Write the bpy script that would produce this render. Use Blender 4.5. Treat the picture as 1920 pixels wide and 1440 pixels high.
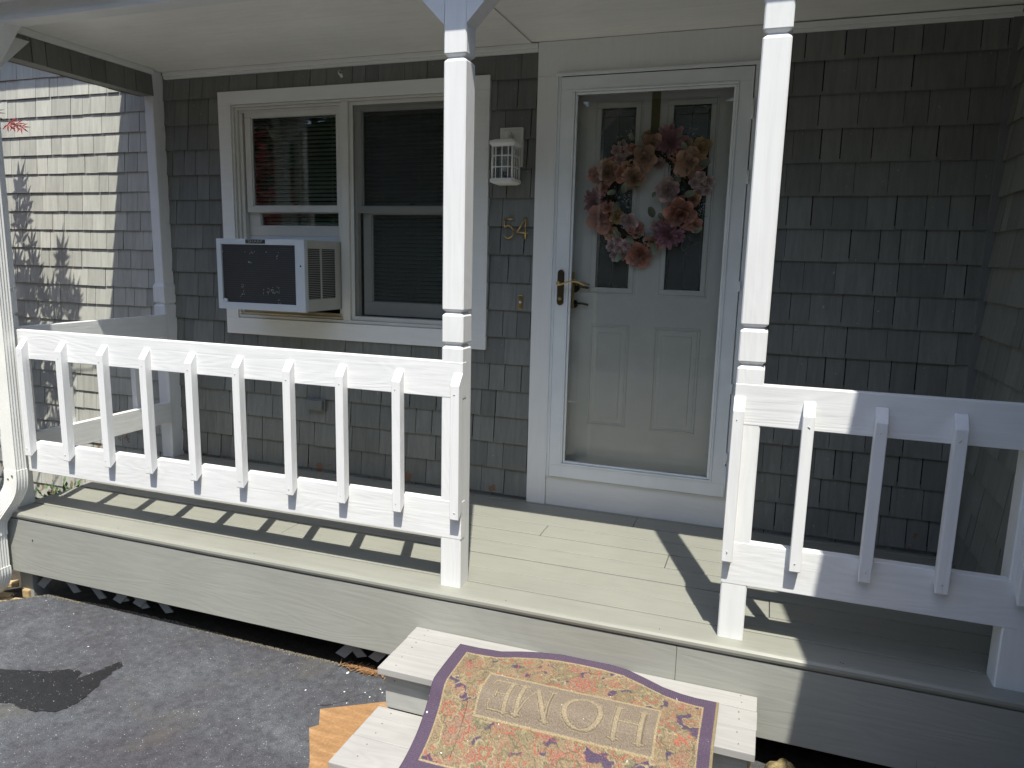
import bpy, bmesh, math, random
from mathutils import Vector, Matrix, noise
R = math.radians
random.seed(7)
for o in list(bpy.data.objects): bpy.data.objects.remove(o)
scn = bpy.context.scene
COL = scn.collection

# ------------------------------------------------------------------ camera
CAM = Vector((1.1855, -2.553, 1.3267))
yaw, pitch, roll = 0.3363, -0.1702, 0.0236
cy_, sy_ = math.cos(yaw), math.sin(yaw)
FW = Vector((-sy_*math.cos(pitch), cy_*math.cos(pitch), math.sin(pitch)))
R0 = Vector((cy_, sy_, 0)); U0 = R0.cross(FW)
RT = R0*math.cos(roll) + U0*math.sin(roll); UP = -R0*math.sin(roll) + U0*math.cos(roll)
cd = bpy.data.cameras.new('camera'); cam = bpy.data.objects.new('camera', cd); COL.objects.link(cam)
m = Matrix((RT, UP, -FW)).transposed().to_4x4(); m.translation = CAM
cam.matrix_world = m
cd.sensor_fit = 'HORIZONTAL'; cd.sensor_width = 36; cd.lens = 36*1360.43/1920
cd.clip_start = .05; cd.clip_end = 500
scn.camera = cam
def px(p):
    d = Vector(p) - CAM; z = d.dot(FW)
    if z <= 0: return (-1e6, -1e6)
    return (960 + 1360.43*d.dot(RT)/z, 720 - 1360.43*d.dot(UP)/z)

# ------------------------------------------------------------------ light
SUNV = Vector((.385, -1, 2.2)).normalized()          # towards the sun
el = math.asin(SUNV.z)
W = bpy.data.worlds.new("World"); scn.world = W; W.use_nodes = True
nt = W.node_tree; nt.nodes.clear()
sky = nt.nodes.new('ShaderNodeTexSky'); sky.sky_type = 'NISHITA'; sky.sun_disc = False
sky.sun_elevation = el; sky.sun_rotation = math.atan2(SUNV.x, SUNV.y)
sky.altitude = 50; sky.air_density = 1.0; sky.dust_density = 1.2
bg = nt.nodes.new('ShaderNodeBackground'); bg.inputs[1].default_value = .15
wo = nt.nodes.new('ShaderNodeOutputWorld')
nt.links.new(sky.outputs[0], bg.inputs[0]); nt.links.new(bg.outputs[0], wo.inputs[0])
sl = bpy.data.lights.new('sun', 'SUN'); sl.energy = 3.9; sl.angle = R(.53); sl.color = (1, .968, .875)
so = bpy.data.objects.new('sun', sl); COL.objects.link(so)
so.rotation_euler = (-SUNV).to_track_quat('-Z', 'Y').to_euler(); so.location = (3, -6, 9)
scn.view_settings.view_transform = 'Standard'; scn.view_settings.look = 'None'
scn.view_settings.exposure = 0.80; scn.view_settings.gamma = 1
scn.render.engine = 'CYCLES'
scn.cycles.max_bounces = 10; scn.cycles.transparent_max_bounces = 16; scn.cycles.diffuse_bounces = 5

# ------------------------------------------------------------------ materials
class NT:
    def __init__(s, name):
        s.m = bpy.data.materials.new(name); s.m.use_nodes = True
        s.t = s.m.node_tree; s.t.nodes.clear()
        s.out = s.n('ShaderNodeOutputMaterial')
    def n(s, t, **k):
        x = s.t.nodes.new(t)
        for a, b in k.items():
            if a.startswith('i_'):
                key = a[2:]; key = int(key) if key.isdigit() else key.replace('_', ' ')
                x.inputs[key].default_value = b
            else: setattr(x, a, b)
        return x
    def l(s, a, b): s.t.links.new(a, b)
    def pbsdf(s, col=(.5, .5, .5), rough=.5, **k):
        b = s.n('ShaderNodeBsdfPrincipled'); b.inputs['Base Color'].default_value = (*col, 1)
        b.inputs['Roughness'].default_value = rough
        for a, v in k.items(): b.inputs[a.replace('_', ' ')].default_value = v
        s.l(b.outputs[0], s.out.inputs[0]); s.b = b; return b
    def coord(s, scale=(1, 1, 1), rnd=True):
        tc = s.n('ShaderNodeTexCoord'); mp = s.n('ShaderNodeMapping'); mp.inputs['Scale'].default_value = scale
        src = tc.outputs['Object']
        if rnd:
            oi = s.n('ShaderNodeObjectInfo'); mu = s.n('ShaderNodeVectorMath', operation='MULTIPLY_ADD')
            mu.inputs[1].default_value = (37, 21, 53); s.l(oi.outputs['Random'], mu.inputs[0]); s.l(src, mu.inputs[2]); src = mu.outputs[0]
        s.l(src, mp.inputs[0]); return mp.outputs[0]
    def noise(s, co, scale, detail=3, rough=.55, dist=0):
        x = s.n('ShaderNodeTexNoise'); x.inputs['Scale'].default_value = scale; x.inputs['Detail'].default_value = detail
        x.inputs['Roughness'].default_value = rough; x.inputs['Distortion'].default_value = dist
        s.l(co, x.inputs['Vector']); return x.outputs[0]
    def ramp(s, f, stops):
        r = s.n('ShaderNodeValToRGB'); e = r.color_ramp.elements
        while len(e) > 1: e.remove(e[-1])
        e[0].position = stops[0][0]; e[0].color = (*stops[0][1], 1)
        for p, c in stops[1:]:
            q = e.new(p); q.color = (*c, 1)
        s.l(f, r.inputs[0]); return r.outputs[0]
    def mix(s, f, a, b, mode='MIX'):
        x = s.n('ShaderNodeMix', data_type='RGBA', blend_type=mode)
        for sock, v in ((x.inputs[0], f), (x.inputs[6], a), (x.inputs[7], b)):
            if hasattr(v, 'is_linked'): s.l(v, sock)
            elif isinstance(v, (int, float)): sock.default_value = v
            else: sock.default_value = (*v, 1)
        return x.outputs[2]
    def math(s, op, a, b=0, c=0):
        x = s.n('ShaderNodeMath', operation=op)
        for i, v in enumerate((a, b, c)):
            if hasattr(v, 'is_linked'): s.l(v, x.inputs[i])
            else: x.inputs[i].default_value = v
        return x.outputs[0]
    def bump(s, h, strength=.3, dist=.002):
        b = s.n('ShaderNodeBump'); b.inputs['Strength'].default_value = strength; b.inputs['Distance'].default_value = dist
        s.l(h, b.inputs['Height']); s.l(b.outputs[0], s.b.inputs['Normal'])

def wood_paint(name, col, axis='X', rough=.45, grain=.5, var=.06, wear=0.0, wearcol=(.3, .2, .1), sc=1.0, spec=.4):
    t = NT(name); t.pbsdf(col, rough, Specular_IOR_Level=spec)
    s = {'X': (2.2, 42, 42), 'Y': (42, 2.2, 42), 'Z': (42, 42, 2.2)}[axis]
    co = t.coord(tuple(v*sc for v in s)); cs = t.coord((1, 1, 1))
    g = t.noise(co, 1.0, 5, .6, .9)
    # cathedral figure: distorted bands along the board
    s2 = {'X': (.9, 6, 6), 'Y': (6, .9, 6), 'Z': (6, 6, .9)}[axis]
    c2 = t.coord(s2); n2 = t.noise(c2, 1.0, 2, .5, .4)
    band = t.math('SINE', t.math('MULTIPLY', n2, 95.0))
    h = t.math('ADD', t.math('MULTIPLY', g, 1.0), t.math('MULTIPLY', band, .09))
    big = t.noise(cs, 2.3, 4, .6)
    c = t.ramp(big, [(.25, tuple(v*(1-var) for v in col)), (.75, tuple(min(1, v*(1+var)) for v in col))])
    fine = t.ramp(h, [(.25, (1-var*1.2,)*3), (.62, (1, 1, 1))])
    c = t.mix(1.0, c, fine, 'MULTIPLY')
    if wear:
        w = t.noise(cs, 9, 6, .7); wm = t.ramp(w, [(.60-wear*.05, (0, 0, 0)), (.66-wear*.05, (1, 1, 1))])
        c = t.mix(t.math('MULTIPLY', wm, wear), c, wearcol)
    t.l(c, t.b.inputs['Base Color'])
    t.bump(h, grain, .0016)
    return t.m
WHITE = (.74, .745, .74)
M = {}
for ax in 'XYZ': M['w'+ax] = wood_paint('white_painted_wood_'+ax.lower(), WHITE, ax, .45, .75, .05)
M['trim'] = wood_paint('white_trim_paint', (.80, .80, .77), 'X', .5, .12, .03)
M['trimZ'] = wood_paint('white_trim_paint_vertical', (.80, .80, .77), 'Z', .5, .12, .03)
M['ceil'] = wood_paint('ceiling_paint', (.86, .85, .80), 'X', .36, .08, .06)
GR = (.335, .335, .285)
M['deck'] = wood_paint('grey_deck_paint', (.268, .268, .230), 'X', .42, .28, .07)
M['fascia'] = wood_paint('grey_fascia_paint', (.315, .318, .287), 'X', .5, .6, .06)
M['tread'] = wood_paint('pale_grey_step_boards', (.335, .325, .308), 'X', .7, .55, .10)
M['riser'] = wood_paint('grey_weathered_step_riser', (.36, .36, .34), 'X', .75, 1.0, .16)
M['bare'] = wood_paint('bare_pine_wood', (.52, .38, .20), 'X', .7, .6, .25)
M['slat'] = wood_paint('lattice_grey_paint', (.26, .27, .27), 'X', .7, .4, .1)
def plain(name, col, rough=.5, metal=0, bump=0, bscale=200, var=.05, spec=.5):
    t = NT(name); t.pbsdf(col, rough, Metallic=metal, Specular_IOR_Level=spec)
    co = t.coord(); n = t.noise(co, 6, 5, .6)
    c = t.ramp(n, [(.3, tuple(v*(1-var) for v in col)), (.7, tuple(min(1, v*(1+var)) for v in col))]); t.l(c, t.b.inputs['Base Color'])
    if bump: t.bump(t.noise(co, bscale, 3), bump, .001)
    return t.m
M['vinyl'] = plain('cream_vinyl', (.64, .63, .57), .4)
M['alu'] = plain('white_enamelled_aluminium', (.78, .81, .81), .28, 0, .03, 30)
M['gutter'] = plain('gutter_white_aluminium', (.72, .72, .68), .35)
M['door'] = plain('cream_entry_door_paint', (.86, .85, .76), .4, 0, .05, 60)
M['black'] = plain('black_gap', (.01, .01, .01), .8)
M['brass'] = plain('polished_brass', (.50, .36, .16), .3, 1, .05, 300, .15)
M['antique'] = plain('antique_brass', (.10, .075, .045), .35, .8, .5, 250, .4)
M['came'] = plain('lead_came', (.35, .34, .28), .4, .8)
M['acbody'] = plain('air_conditioner_enamel', (.58, .62, .64), .4, 0, .05, 120)
M['acside'] = plain('air_conditioner_side', (.50, .50, .45), .5)
M['blind'] = plain('blind_slat', (.66, .67, .60), .5)
M['sashgrey'] = plain('sash_vinyl', (.60, .60, .55), .4)
M['lamp'] = plain('white_cast_lamp_metal', (.74, .74, .70), .4, 0, .08, 150)
M['vent'] = plain('grey_vent_paint', (.15, .155, .15), .5)
M['acgrille'] = plain('dusty_dark_grille', (.085, .088, .09), .6, 0, .1, 90, .3)
M['sill'] = plain('stained_sill', (.42, .35, .22), .6, 0, .1, 60, .3)
M['badge'] = plain('badge_dark', (.05, .05, .05), .4)
M['badgetext'] = plain('badge_lettering', (.45, .45, .43), .3, .6)
M['ribbon'] = plain('olive_ribbon', (.16, .14, .04), .5, 0, .2, 90, .2)
M['twig'] = plain('dark_twigs', (.05, .035, .02), .8)
M['shingle_roof'] = plain('asphalt_roof_shingles', (.09, .09, .09), .9, 0, .5, 80, .2)
t = NT('tan_cardboard'); t.pbsdf((.34, .19, .08), .85); co = t.coord((1, 1, 1), False)
c = t.ramp(t.noise(t.coord((3, 14, 3), False), 2, 5, .65), [(.32, (.25, .14, .06)), (.55, (.34, .185, .075)), (.72, (.44, .29, .16))])
fl = t.ramp(t.noise(co, 90, 3, .7), [(.3, (.82, .82, .82)), (.7, (1.12, 1.12, 1.12))]); c = t.mix(1, c, fl, 'MULTIPLY')
wv = t.n('ShaderNodeTexWave'); wv.bands_direction = 'Y'; wv.inputs['Scale'].default_value = 55; wv.inputs['Distortion'].default_value = .6; t.l(co, wv.inputs['Vector'])
t.l(c, t.b.inputs['Base Color']); t.bump(t.math('ADD', wv.outputs[1], t.math('MULTIPLY', t.noise(co, 9, 3), 6.0)), .5, .004); M['card'] = t.m

def siding(name, base=(.155, .160, .152), wear=True):
    t = NT(name); t.pbsdf(base, .55, Specular_IOR_Level=.35)
    co = t.coord((26, 26, 2.2), False); g = t.noise(co, 1.6, 6, .65, .5)
    at = t.n('ShaderNodeAttribute', attribute_name='tone')
    cs = t.coord((1, 1, 1), False); b = t.noise(cs, 1.7, 4, .6)
    c = t.ramp(b, [(.3, tuple(v*.92 for v in base)), (.7, tuple(v*1.08 for v in base))])
    c = t.mix(1.0, c, at.outputs[0], 'MULTIPLY')
    c = t.mix(1.0, c, t.ramp(g, [(.3, (.80, .80, .80)), (.62, (1.03, 1.03, 1.03))]), 'MULTIPLY')
    if wear:
        sp = t.noise(cs, 60, 2, .5); pm = t.ramp(sp, [(.735, (0, 0, 0)), (.75, (1, 1, 1))])
        c = t.mix(t.math('MULTIPLY', pm, .45), c, (.5, .5, .48))
        tc = t.n('ShaderNodeNewGeometry'); sx = t.n('ShaderNodeSeparateXYZ'); t.l(tc.outputs['Position'], sx.inputs[0])
        low = t.math('LESS_THAN', sx.outputs[2], .10)
        wn = t.ramp(t.noise(t.coord((1, 1, 1), False), 11, 4, .6), [(.60, (0, 0, 0)), (.64, (1, 1, 1))])
        c = t.mix(t.math('MULTIPLY', t.math('MULTIPLY', wn, low), .8), c, (.20, .10, .05))
    t.l(c, t.b.inputs['Base Color']); t.bump(g, .45, .002); return t.m
M['siding'] = siding('grey_painted_shingles', (.190, .195, .176)); M['sunlit_siding'] = siding('sunlit_tone_grey_shingles', (.43, .43, .385))  # left wall: lighter copy of the same paint, sunlight put into its colour
def glass(name, tint=(.9, .95, .93), ior=1.5, rough=.0, fac=1.0, diff=0.0, bumpy=False):
    t = NT(name)
    tr = t.n('ShaderNodeBsdfTransparent'); tr.inputs[0].default_value = (*tint, 1)
    gl = t.n('ShaderNodeBsdfGlossy'); gl.inputs['Roughness'].default_value = rough
    fr = t.n('ShaderNodeFresnel'); fr.inputs[0].default_value = ior
    nz = t.noise(t.coord((1, 1, 1), False), 95 if bumpy else 1.6, 2, .5)
    bp = t.n('ShaderNodeBump'); bp.inputs['Strength'].default_value = .9 if bumpy else .06; bp.inputs['Distance'].default_value = .003 if bumpy else .02
    t.l(nz, bp.inputs['Height']); t.l(bp.outputs[0], gl.inputs['Normal'])
    f = t.math('MINIMUM', t.math('MULTIPLY', fr.outputs[0], 1.75*fac), 1.0)
    ms = t.n('ShaderNodeMixShader'); t.l(f, ms.inputs[0]); t.l(tr.outputs[0], ms.inputs[1]); t.l(gl.outputs[0], ms.inputs[2])
    last = ms
    if diff:
        d = t.n('ShaderNodeBsdfDiffuse'); d.inputs[0].default_value = (.5, .5, .48, 1)
        m2 = t.n('ShaderNodeMixShader'); m2.inputs[0].default_value = diff
        t.l(ms.outputs[0], m2.inputs[1]); t.l(d.outputs[0], m2.inputs[2]); last = m2
    t.l(last.outputs[0], t.out.inputs[0]); return t.m
M['glass'] = glass('storm_door_glass', (.99, .99, .98), fac=.55)
M['wglass'] = glass('window_glass', (.80, .83, .80), fac=.55)
M['lglass'] = glass('seeded_lamp_glass', (.88, .9, .86), diff=.12, bumpy=True)
M['pebble'] = glass('pebbled_door_glass', (.30, .36, .35), rough=.10, fac=2.0, diff=.16, bumpy=True)
t = NT('insect_screen'); tr = t.n('ShaderNodeBsdfTransparent'); df = t.n('ShaderNodeBsdfDiffuse'); df.inputs[0].default_value = (.06, .065, .06, 1)
ms = t.n('ShaderNodeMixShader'); ms.inputs[0].default_value = .24
t.l(tr.outputs[0], ms.inputs[1]); t.l(df.outputs[0], ms.inputs[2]); t.l(ms.outputs[0], t.out.inputs[0]); M['screen'] = t.m

# asphalt
def asphalt(name, dark=1.0):
    t = NT(name); t.pbsdf((.06, .06, .065), .82 if dark == 1 else .5)
    co = t.coord((1, 1, 1), False)
    big = t.noise(co, 1.9, 5, .62, .4); c = t.ramp(big, [(.3, (.050*dark, .045*dark, .053*dark)), (.55, (.066*dark, .070*dark, .079*dark)), (.75, (.110*dark, .115*dark, .126*dark))])
    mid = t.noise(co, 26, 5, .75); c = t.mix(1, c, t.ramp(mid, [(.34, (.62, .62, .62)), (.64, (1.32, 1.32, 1.32))]), 'MULTIPLY')
    fine = t.noise(co, 210, 3, .8); c = t.mix(1, c, t.ramp(fine, [(.38, (.55, .55, .55)), (.66, (1.6, 1.6, 1.58))]), 'MULTIPLY')
    tan = t.noise(co, 3.1, 3, .5); c = t.mix(t.math('MULTIPLY', t.ramp(tan, [(.58, (0, 0, 0)), (.68, (1, 1, 1))]), .22 if dark == 1 else .0), c, (.13, .115, .075))
    v = t.n('ShaderNodeTexVoronoi'); v.inputs['Scale'].default_value = 105; t.l(co, v.inputs['Vector'])
    sp = t.math('LESS_THAN', v.outputs['Distance'], t.math('ADD', t.math('MULTIPLY', mid, .55), -.12)); rm = t.math('GREATER_THAN', t.n('ShaderNodeSeparateColor').outputs[0], 2)
    sc = t.n('ShaderNodeSeparateColor'); t.l(v.outputs['Color'], sc.inputs[0]); pick = t.math('GREATER_THAN', sc.outputs[0], .72)
    c = t.mix(t.math('MULTIPLY', t.math('MULTIPLY', sp, pick), .75), c, (.42, .41, .38))
    v2 = t.n('ShaderNodeTexVoronoi'); v2.inputs['Scale'].default_value = 26; t.l(co, v2.inputs['Vector'])
    s2 = t.n('ShaderNodeSeparateColor'); t.l(v2.outputs['Color'], s2.inputs[0])
    big2 = t.math('MULTIPLY', t.math('LESS_THAN', v2.outputs['Distance'], .05), t.math('GREATER_THAN', s2.outputs[0], .86))
    c = t.mix(big2, c, (.62, .62, .58))
    t.l(c, t.b.inputs['Base Color'])
    t.bump(t.math('ADD', t.math('MULTIPLY', mid, .5), fine), .8, .004); return t.m
M['asphalt'] = asphalt('weathered_asphalt'); M['wet'] = asphalt('damp_asphalt', .13)
def ground(name, c1, c2, sc=20, b=.8):
    t = NT(name); t.pbsdf(c1, .95); co = t.coord((1, 1, 1), False); n = t.noise(co, sc, 6, .7)
    t.l(t.ramp(n, [(.35, c1), (.65, c2)]), t.b.inputs['Base Color']); t.bump(n, b, .02); return t.m
M['soil'] = ground('dark_soil', (.035, .028, .02), (.07, .055, .038))
M['lawn'] = ground('lawn_turf', (.03, .06, .015), (.07, .12, .03), 30)
M['gravel'] = ground('edge_grit', (.14, .12, .08), (.34, .30, .21), 120)
M['rock'] = ground('mossy_rock', (.10, .075, .035), (.46, .36, .17), 14)
M['litter'] = ground('dry_leaves', (.20, .10, .04), (.40, .23, .11), 60)
def leafmat(name, c, var=.35, trans=.25):
    t = NT(name); t.pbsdf(c, .5); at = t.n('ShaderNodeAttribute', attribute_name='tone')
    t.l(t.mix(1, c, at.outputs[0], 'MULTIPLY'), t.b.inputs['Base Color'])
    tl = t.n('ShaderNodeBsdfTranslucent'); tl.inputs[0].default_value = (*[min(1, v*1.3) for v in c], 1)
    ms = t.n('ShaderNodeMixShader'); ms.inputs[0].default_value = trans
    t.l(t.b.outputs[0], ms.inputs[1]); t.l(tl.outputs[0], ms.inputs[2]); t.l(ms.outputs[0], t.out.inputs[0]); return t.m
M['maple'] = leafmat('red_maple_leaf', (.19, .022, .025))
M['green'] = leafmat('green_leaf', (.06, .11, .03)); M['dkgreen'] = leafmat('dark_green_leaf', (.035, .07, .022))
M['bark'] = ground('bark', (.06, .045, .035), (.13, .10, .08), 25)
for nm, c in (('peach', (.92, .58, .38)), ('coral', (.92, .46, .33)), ('mauve', (.62, .31, .34)), ('pink', (.92, .66, .60)), ('amber', (.72, .48, .22)), ('sage', (.42, .46, .31)), ('olive', (.20, .18, .06))):
    M[nm] = leafmat(nm+'_silk', c, trans=.08)
M['berry'] = plain('pale_berries', (.6, .62, .55), .5)

# ------------------------------------------------------------------ mesh helpers
class B:
    """collects geometry in world coordinates"""
    def __init__(s): s.bm = bmesh.new(); s.tone = s.bm.loops.layers.float_color.new('tone')
    def faces(s, vs, fs, mi=0, tone=1.0, smooth=False):
        v = [s.bm.verts.new(p) for p in vs]
        for f in fs:
            try: q = s.bm.faces.new([v[i] for i in f])
            except ValueError: continue
            q.material_index = mi; q.smooth = smooth
            for lp in q.loops: lp[s.tone] = (tone, tone, tone, 1) if not isinstance(tone, tuple) else (*tone, 1)
        return v
    def box(s, x0, x1, y0, y1, z0, z1, bev=0, mi=0, tone=1.0, M4=None):
        vs = [(x, y, z) for z in (z0, z1) for y in (y0, y1) for x in (x0, x1)]
        if M4: vs = [M4 @ Vector(p) for p in vs]
        fs = [(0, 2, 3, 1), (4, 5, 7, 6), (0, 1, 5, 4), (2, 6, 7, 3), (0, 4, 6, 2), (1, 3, 7, 5)]
        v = s.faces(vs, fs, mi, tone)
        if bev:
            es = list({e for q in v for e in q.link_edges})
            r = bmesh.ops.bevel(s.bm, geom=es, offset=bev, offset_type='OFFSET', segments=2, profile=.5, affect='EDGES', clamp_overlap=True)
            for f in r['faces']:
                f.material_index = mi
                for lp in f.loops: lp[s.tone] = (tone, tone, tone, 1)
        return s
    def loft(s, rings, close=True, caps=True, mi=0, smooth=True, tone=1.0):
        n = len(rings[0]); vs = [p for r in rings for p in r]; fs = []
        for i in range(len(rings)-1):
            for j in range(n if close else n-1):
                a, b = i*n+j, i*n+(j+1) % n; fs.append((a, b, b+n, a+n))
        if caps and close: fs.append(tuple(range(n-1, -1, -1))); fs.append(tuple(range((len(rings)-1)*n, len(rings)*n)))
        s.faces(vs, fs, mi, tone, smooth)
        return s
    def tube(s, pts, r, n=8, mi=0, tone=1.0):
        pts = [Vector(p) for p in pts]; rings = []
        ref = Vector((0, 0, 1)) if abs((pts[1]-pts[0]).normalized().z) < .9 else Vector((1, 0, 0))
        for i, p in enumerate(pts):
            d = (pts[min(i+1, len(pts)-1)]-pts[max(i-1, 0)]).normalized()
            a = d.cross(ref).normalized(); b = a.cross(d); rr = r[i] if isinstance(r, (list, tuple)) else r
            rings.append([p + (a*math.cos(q)+b*math.sin(q))*rr for q in (2*math.pi*k/n for k in range(n))])
        return s.loft(rings, mi=mi, tone=tone)
    def sphere(s, c, r, n=8, mi=0, sc=(1, 1, 1), tone=1.0):
        rings = []
        for i in range(1, n):
            th = math.pi*i/n
            rings.append([Vector((c[0]+r*sc[0]*math.sin(th)*math.cos(2*math.pi*k/n), c[1]+r*sc[1]*math.sin(th)*math.sin(2*math.pi*k/n), c[2]-r*sc[2]*math.cos(th))) for k in range(n)])
        return s.loft(rings, mi=mi, tone=tone)
    def prism(s, poly, z0, z1, mi=0, tone=1.0):
        n = len(poly); return s.loft([[(x, y, z0) for x, y in poly], [(x, y, z1) for x, y in poly]], mi=mi, smooth=False, tone=tone)
def tag(o, label=None, cat=None, group=None, kind=None):
    if label: o['label'] = label
    if cat: o['category'] = cat
    if group: o['group'] = group
    if kind: o['kind'] = kind
    return o
def thing(name, loc, label, cat, group=None):
    o = bpy.data.objects.new(name, None); COL.objects.link(o); o.location = loc; o.empty_display_size = .1
    return tag(o, label, cat, group)
def wloc(p):
    v = Vector((0, 0, 0))
    while p: v += p.location; p = p.parent
    return v
def part(name, b, mat, parent=None, loc=None, label=None):
    """link geometry as one object; origin at loc (world) or at the parent's origin"""
    org = Vector(loc) if loc is not None else wloc(parent)
    bmesh.ops.recalc_face_normals(b.bm, faces=b.bm.faces)
    for v in b.bm.verts: v.co -= org
    me = bpy.data.meshes.new(name); b.bm.to_mesh(me); b.bm.free()
    for mm in (mat if isinstance(mat, (list, tuple)) else [mat]): me.materials.append(M[mm])
    o = bpy.data.objects.new(name, me); COL.objects.link(o)
    if parent: o.parent = parent; o.location = org - wloc(parent)
    else: o.location = org
    if label: o['label'] = label
    return o
def one(name, b, mat, label, cat, loc=(0, 0, 0), group=None): return tag(part(name, b, mat, None, loc), label, cat, group)
def copy_tree(o, loc=None, parent=None):
    c = o.copy(); COL.objects.link(c)
    if parent: c.parent = parent
    if loc is not None: c.location = loc
    for ch in [x for x in bpy.data.objects if x.parent == o]: copy_tree(ch, None, c)
    return c
def cat_rom(pts, n=6):
    P = [Vector(p) for p in pts]; P = [P[0]*2-P[1]] + P + [P[-1]*2-P[-2]]; out = []
    for i in range(1, len(P)-2):
        for k in range(n):
            t = k/n; a, b, c, d = P[i-1:i+3]
            out.append(.5*((2*b)+(c-a)*t+(2*a-5*b+4*c-d)*t*t+(3*b-a-3*c+d)*t*t*t))
    return out + [P[-2]]

# ------------------------------------------------------------------ setting
GZ = -.462
def sheet(name, x0, x1, y0, y1, z, mat, nx=1, ny=1, kind='structure'):
    b = B(); vs = [(x0+(x1-x0)*i/nx, y0+(y1-y0)*j/ny, z) for j in range(ny+1) for i in range(nx+1)]
    b.faces(vs, [(j*(nx+1)+i, j*(nx+1)+i+1, (j+1)*(nx+1)+i+1, (j+1)*(nx+1)+i) for j in range(ny) for i in range(nx)])
    o = part(name, b, mat, None, (0, 0, 0)); o['kind'] = kind; return o
sheet('ground', -150, 150, -150, 150, GZ-.10, 'lawn')
# driveway with a ragged edge under the porch
b = B(); n = 150; xs = [-2.62+4.0*i/n for i in range(n+1)]
def edge(x):
    e = .004 + .010*noise.noise(Vector((x*6, 0, 0))) + .006*noise.noise(Vector((x*31, 5, 0)))
    if x < -2.25: e -= (-2.25-x)*.9
    e += .022*math.exp(-((x+1.6)/.5)**2)
    return e
top = [(x, edge(x), GZ) for x in xs]
bot = [(x, edge(x)+.03, GZ-.05) for x in xs]
mid = [(x, -1.2, GZ) for x in xs]
vs = mid + top + bot; N = n+1
b.faces(vs, [(i, i+1, N+i+1, N+i) for i in range(n)] + [(N+i, N+i+1, 2*N+i+1, 2*N+i) for i in range(n)])
b.faces([(-9, -9, GZ), (9, -9, GZ), (9, -1.2, GZ), (1.38, -1.2, GZ), (-2.62, -1.2, GZ), (-9, -1.2, GZ)], [(0, 1, 2, 3, 4, 5)])
part('driveway', b, 'asphalt', None, (0, 0, 0))['kind'] = 'structure'
sheet('soil', -7, 9, -1.2, 6, GZ-.055, 'soil')
# damp patch
pp = [(a+.062, c-.052) for a, c in [(-1.80, -.50), (-1.70, -.47), (-1.60, -.42), (-1.53, -.415), (-1.50, -.44), (-1.455, -.31), (-1.425, -.30), (-1.41, -.34), (-1.40, -.42), (-1.37, -.50), (-1.36, -.58), (-1.375, -.64), (-1.44, -.67), (-1.52, -.68), (-1.60, -.675), (-1.68, -.70), (-1.80, -.705), (-1.98, -.70), (-2.0, -.60), (-1.9, -.53)]]
pp = cat_rom([(x, y, 0) for x, y in pp], 8)
pp = [q for a, c in zip(pp, pp[1:]+pp[:1]) for q in (a, a.lerp(c, .33), a.lerp(c, .66))]
b = B(); b.faces([(p.x+.010*noise.noise(p*38)+.006*noise.noise(p*120), p.y+.010*noise.noise(p*38+Vector((9, 9, 9)))+.006*noise.noise(p*120+Vector((4, 4, 4))), GZ+.003) for p in pp], [tuple(range(len(pp)))])
o = part('wet_patch', b, 'wet', None, (0, 0, 0)); o['kind'] = 'structure'
# crack and pale paint drips are part of the driveway surface
b = B(); cr = cat_rom([(-.405, -.300, 0), (-.385, -.288, 0), (-.354, -.273, 0), (-.33, -.245, 0), (-.303, -.215, 0), (-.295, -.188, 0), (-.257, -.145, 0), (-.24, -.12, 0)], 7)
L = [(p.x, p.y+.004*noise.noise(p*90), GZ+.003) for p in cr]; Rr = [(x, y+.002+.003*abs(noise.noise(Vector((x*60, 1, 1)))), z) for x, y, z in L]
b.faces(L+Rr, [(i, i+1, len(L)+i+1, len(L)+i) for i in range(len(L)-1)])
o = part('driveway_crack', b, 'black', None, (0, 0, 0)); o['kind'] = 'structure'
b = B()
for x, y, r in ((-.414, -.05, .011), (-.351, -.176, .006), (-.506, -.225, .0055), (-.235, -.17, .005), (-.268, -.15, .004), (-.202, -.124, .005), (-.221, -.106, .005), (-.736, -.023, .003), (-.636, -.099, .003), (-.634, -.479, .003), (-1.95, -.10, .004), (-1.86, -.20, .004), (-.30, -.24, .004), (-1.62, -.30, .005), (-2.2, -.05, .004)):
    k = [(x+r*.62*(.7+.4*random.random())*math.cos(a), y+r*.62*(.7+.5*random.random())*math.sin(a)*1.4, GZ+.003) for a in (i*math.pi/5 for i in range(10))]
    b.faces(k, [tuple(range(10))])
part('paint_drips', b, 'wY', None, (0, 0, 0))['kind'] = 'stuff'
# grit along the asphalt edge
b = B()
for i in range(2600):
    x = random.uniform(-2.45, -.22); y = edge(x) + random.gauss(.0, .008); r = random.uniform(.0015, .004)
    if y > edge(x)+.004: z = GZ-.004-(y-edge(x))*1.2
    else: z = GZ
    b.sphere((x, y, z), r, 4, sc=(1, 1, .8), tone=1)
for i in range(260):
    x = random.uniform(-2.5, 1.2); y = random.uniform(-.5, .02); r = random.uniform(.0012, .0028)
    b.sphere((x, y, GZ+.001), r, 4)
part('gravel', b, 'gravel', None, (0, 0, 0))['kind'] = 'stuff'

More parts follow.
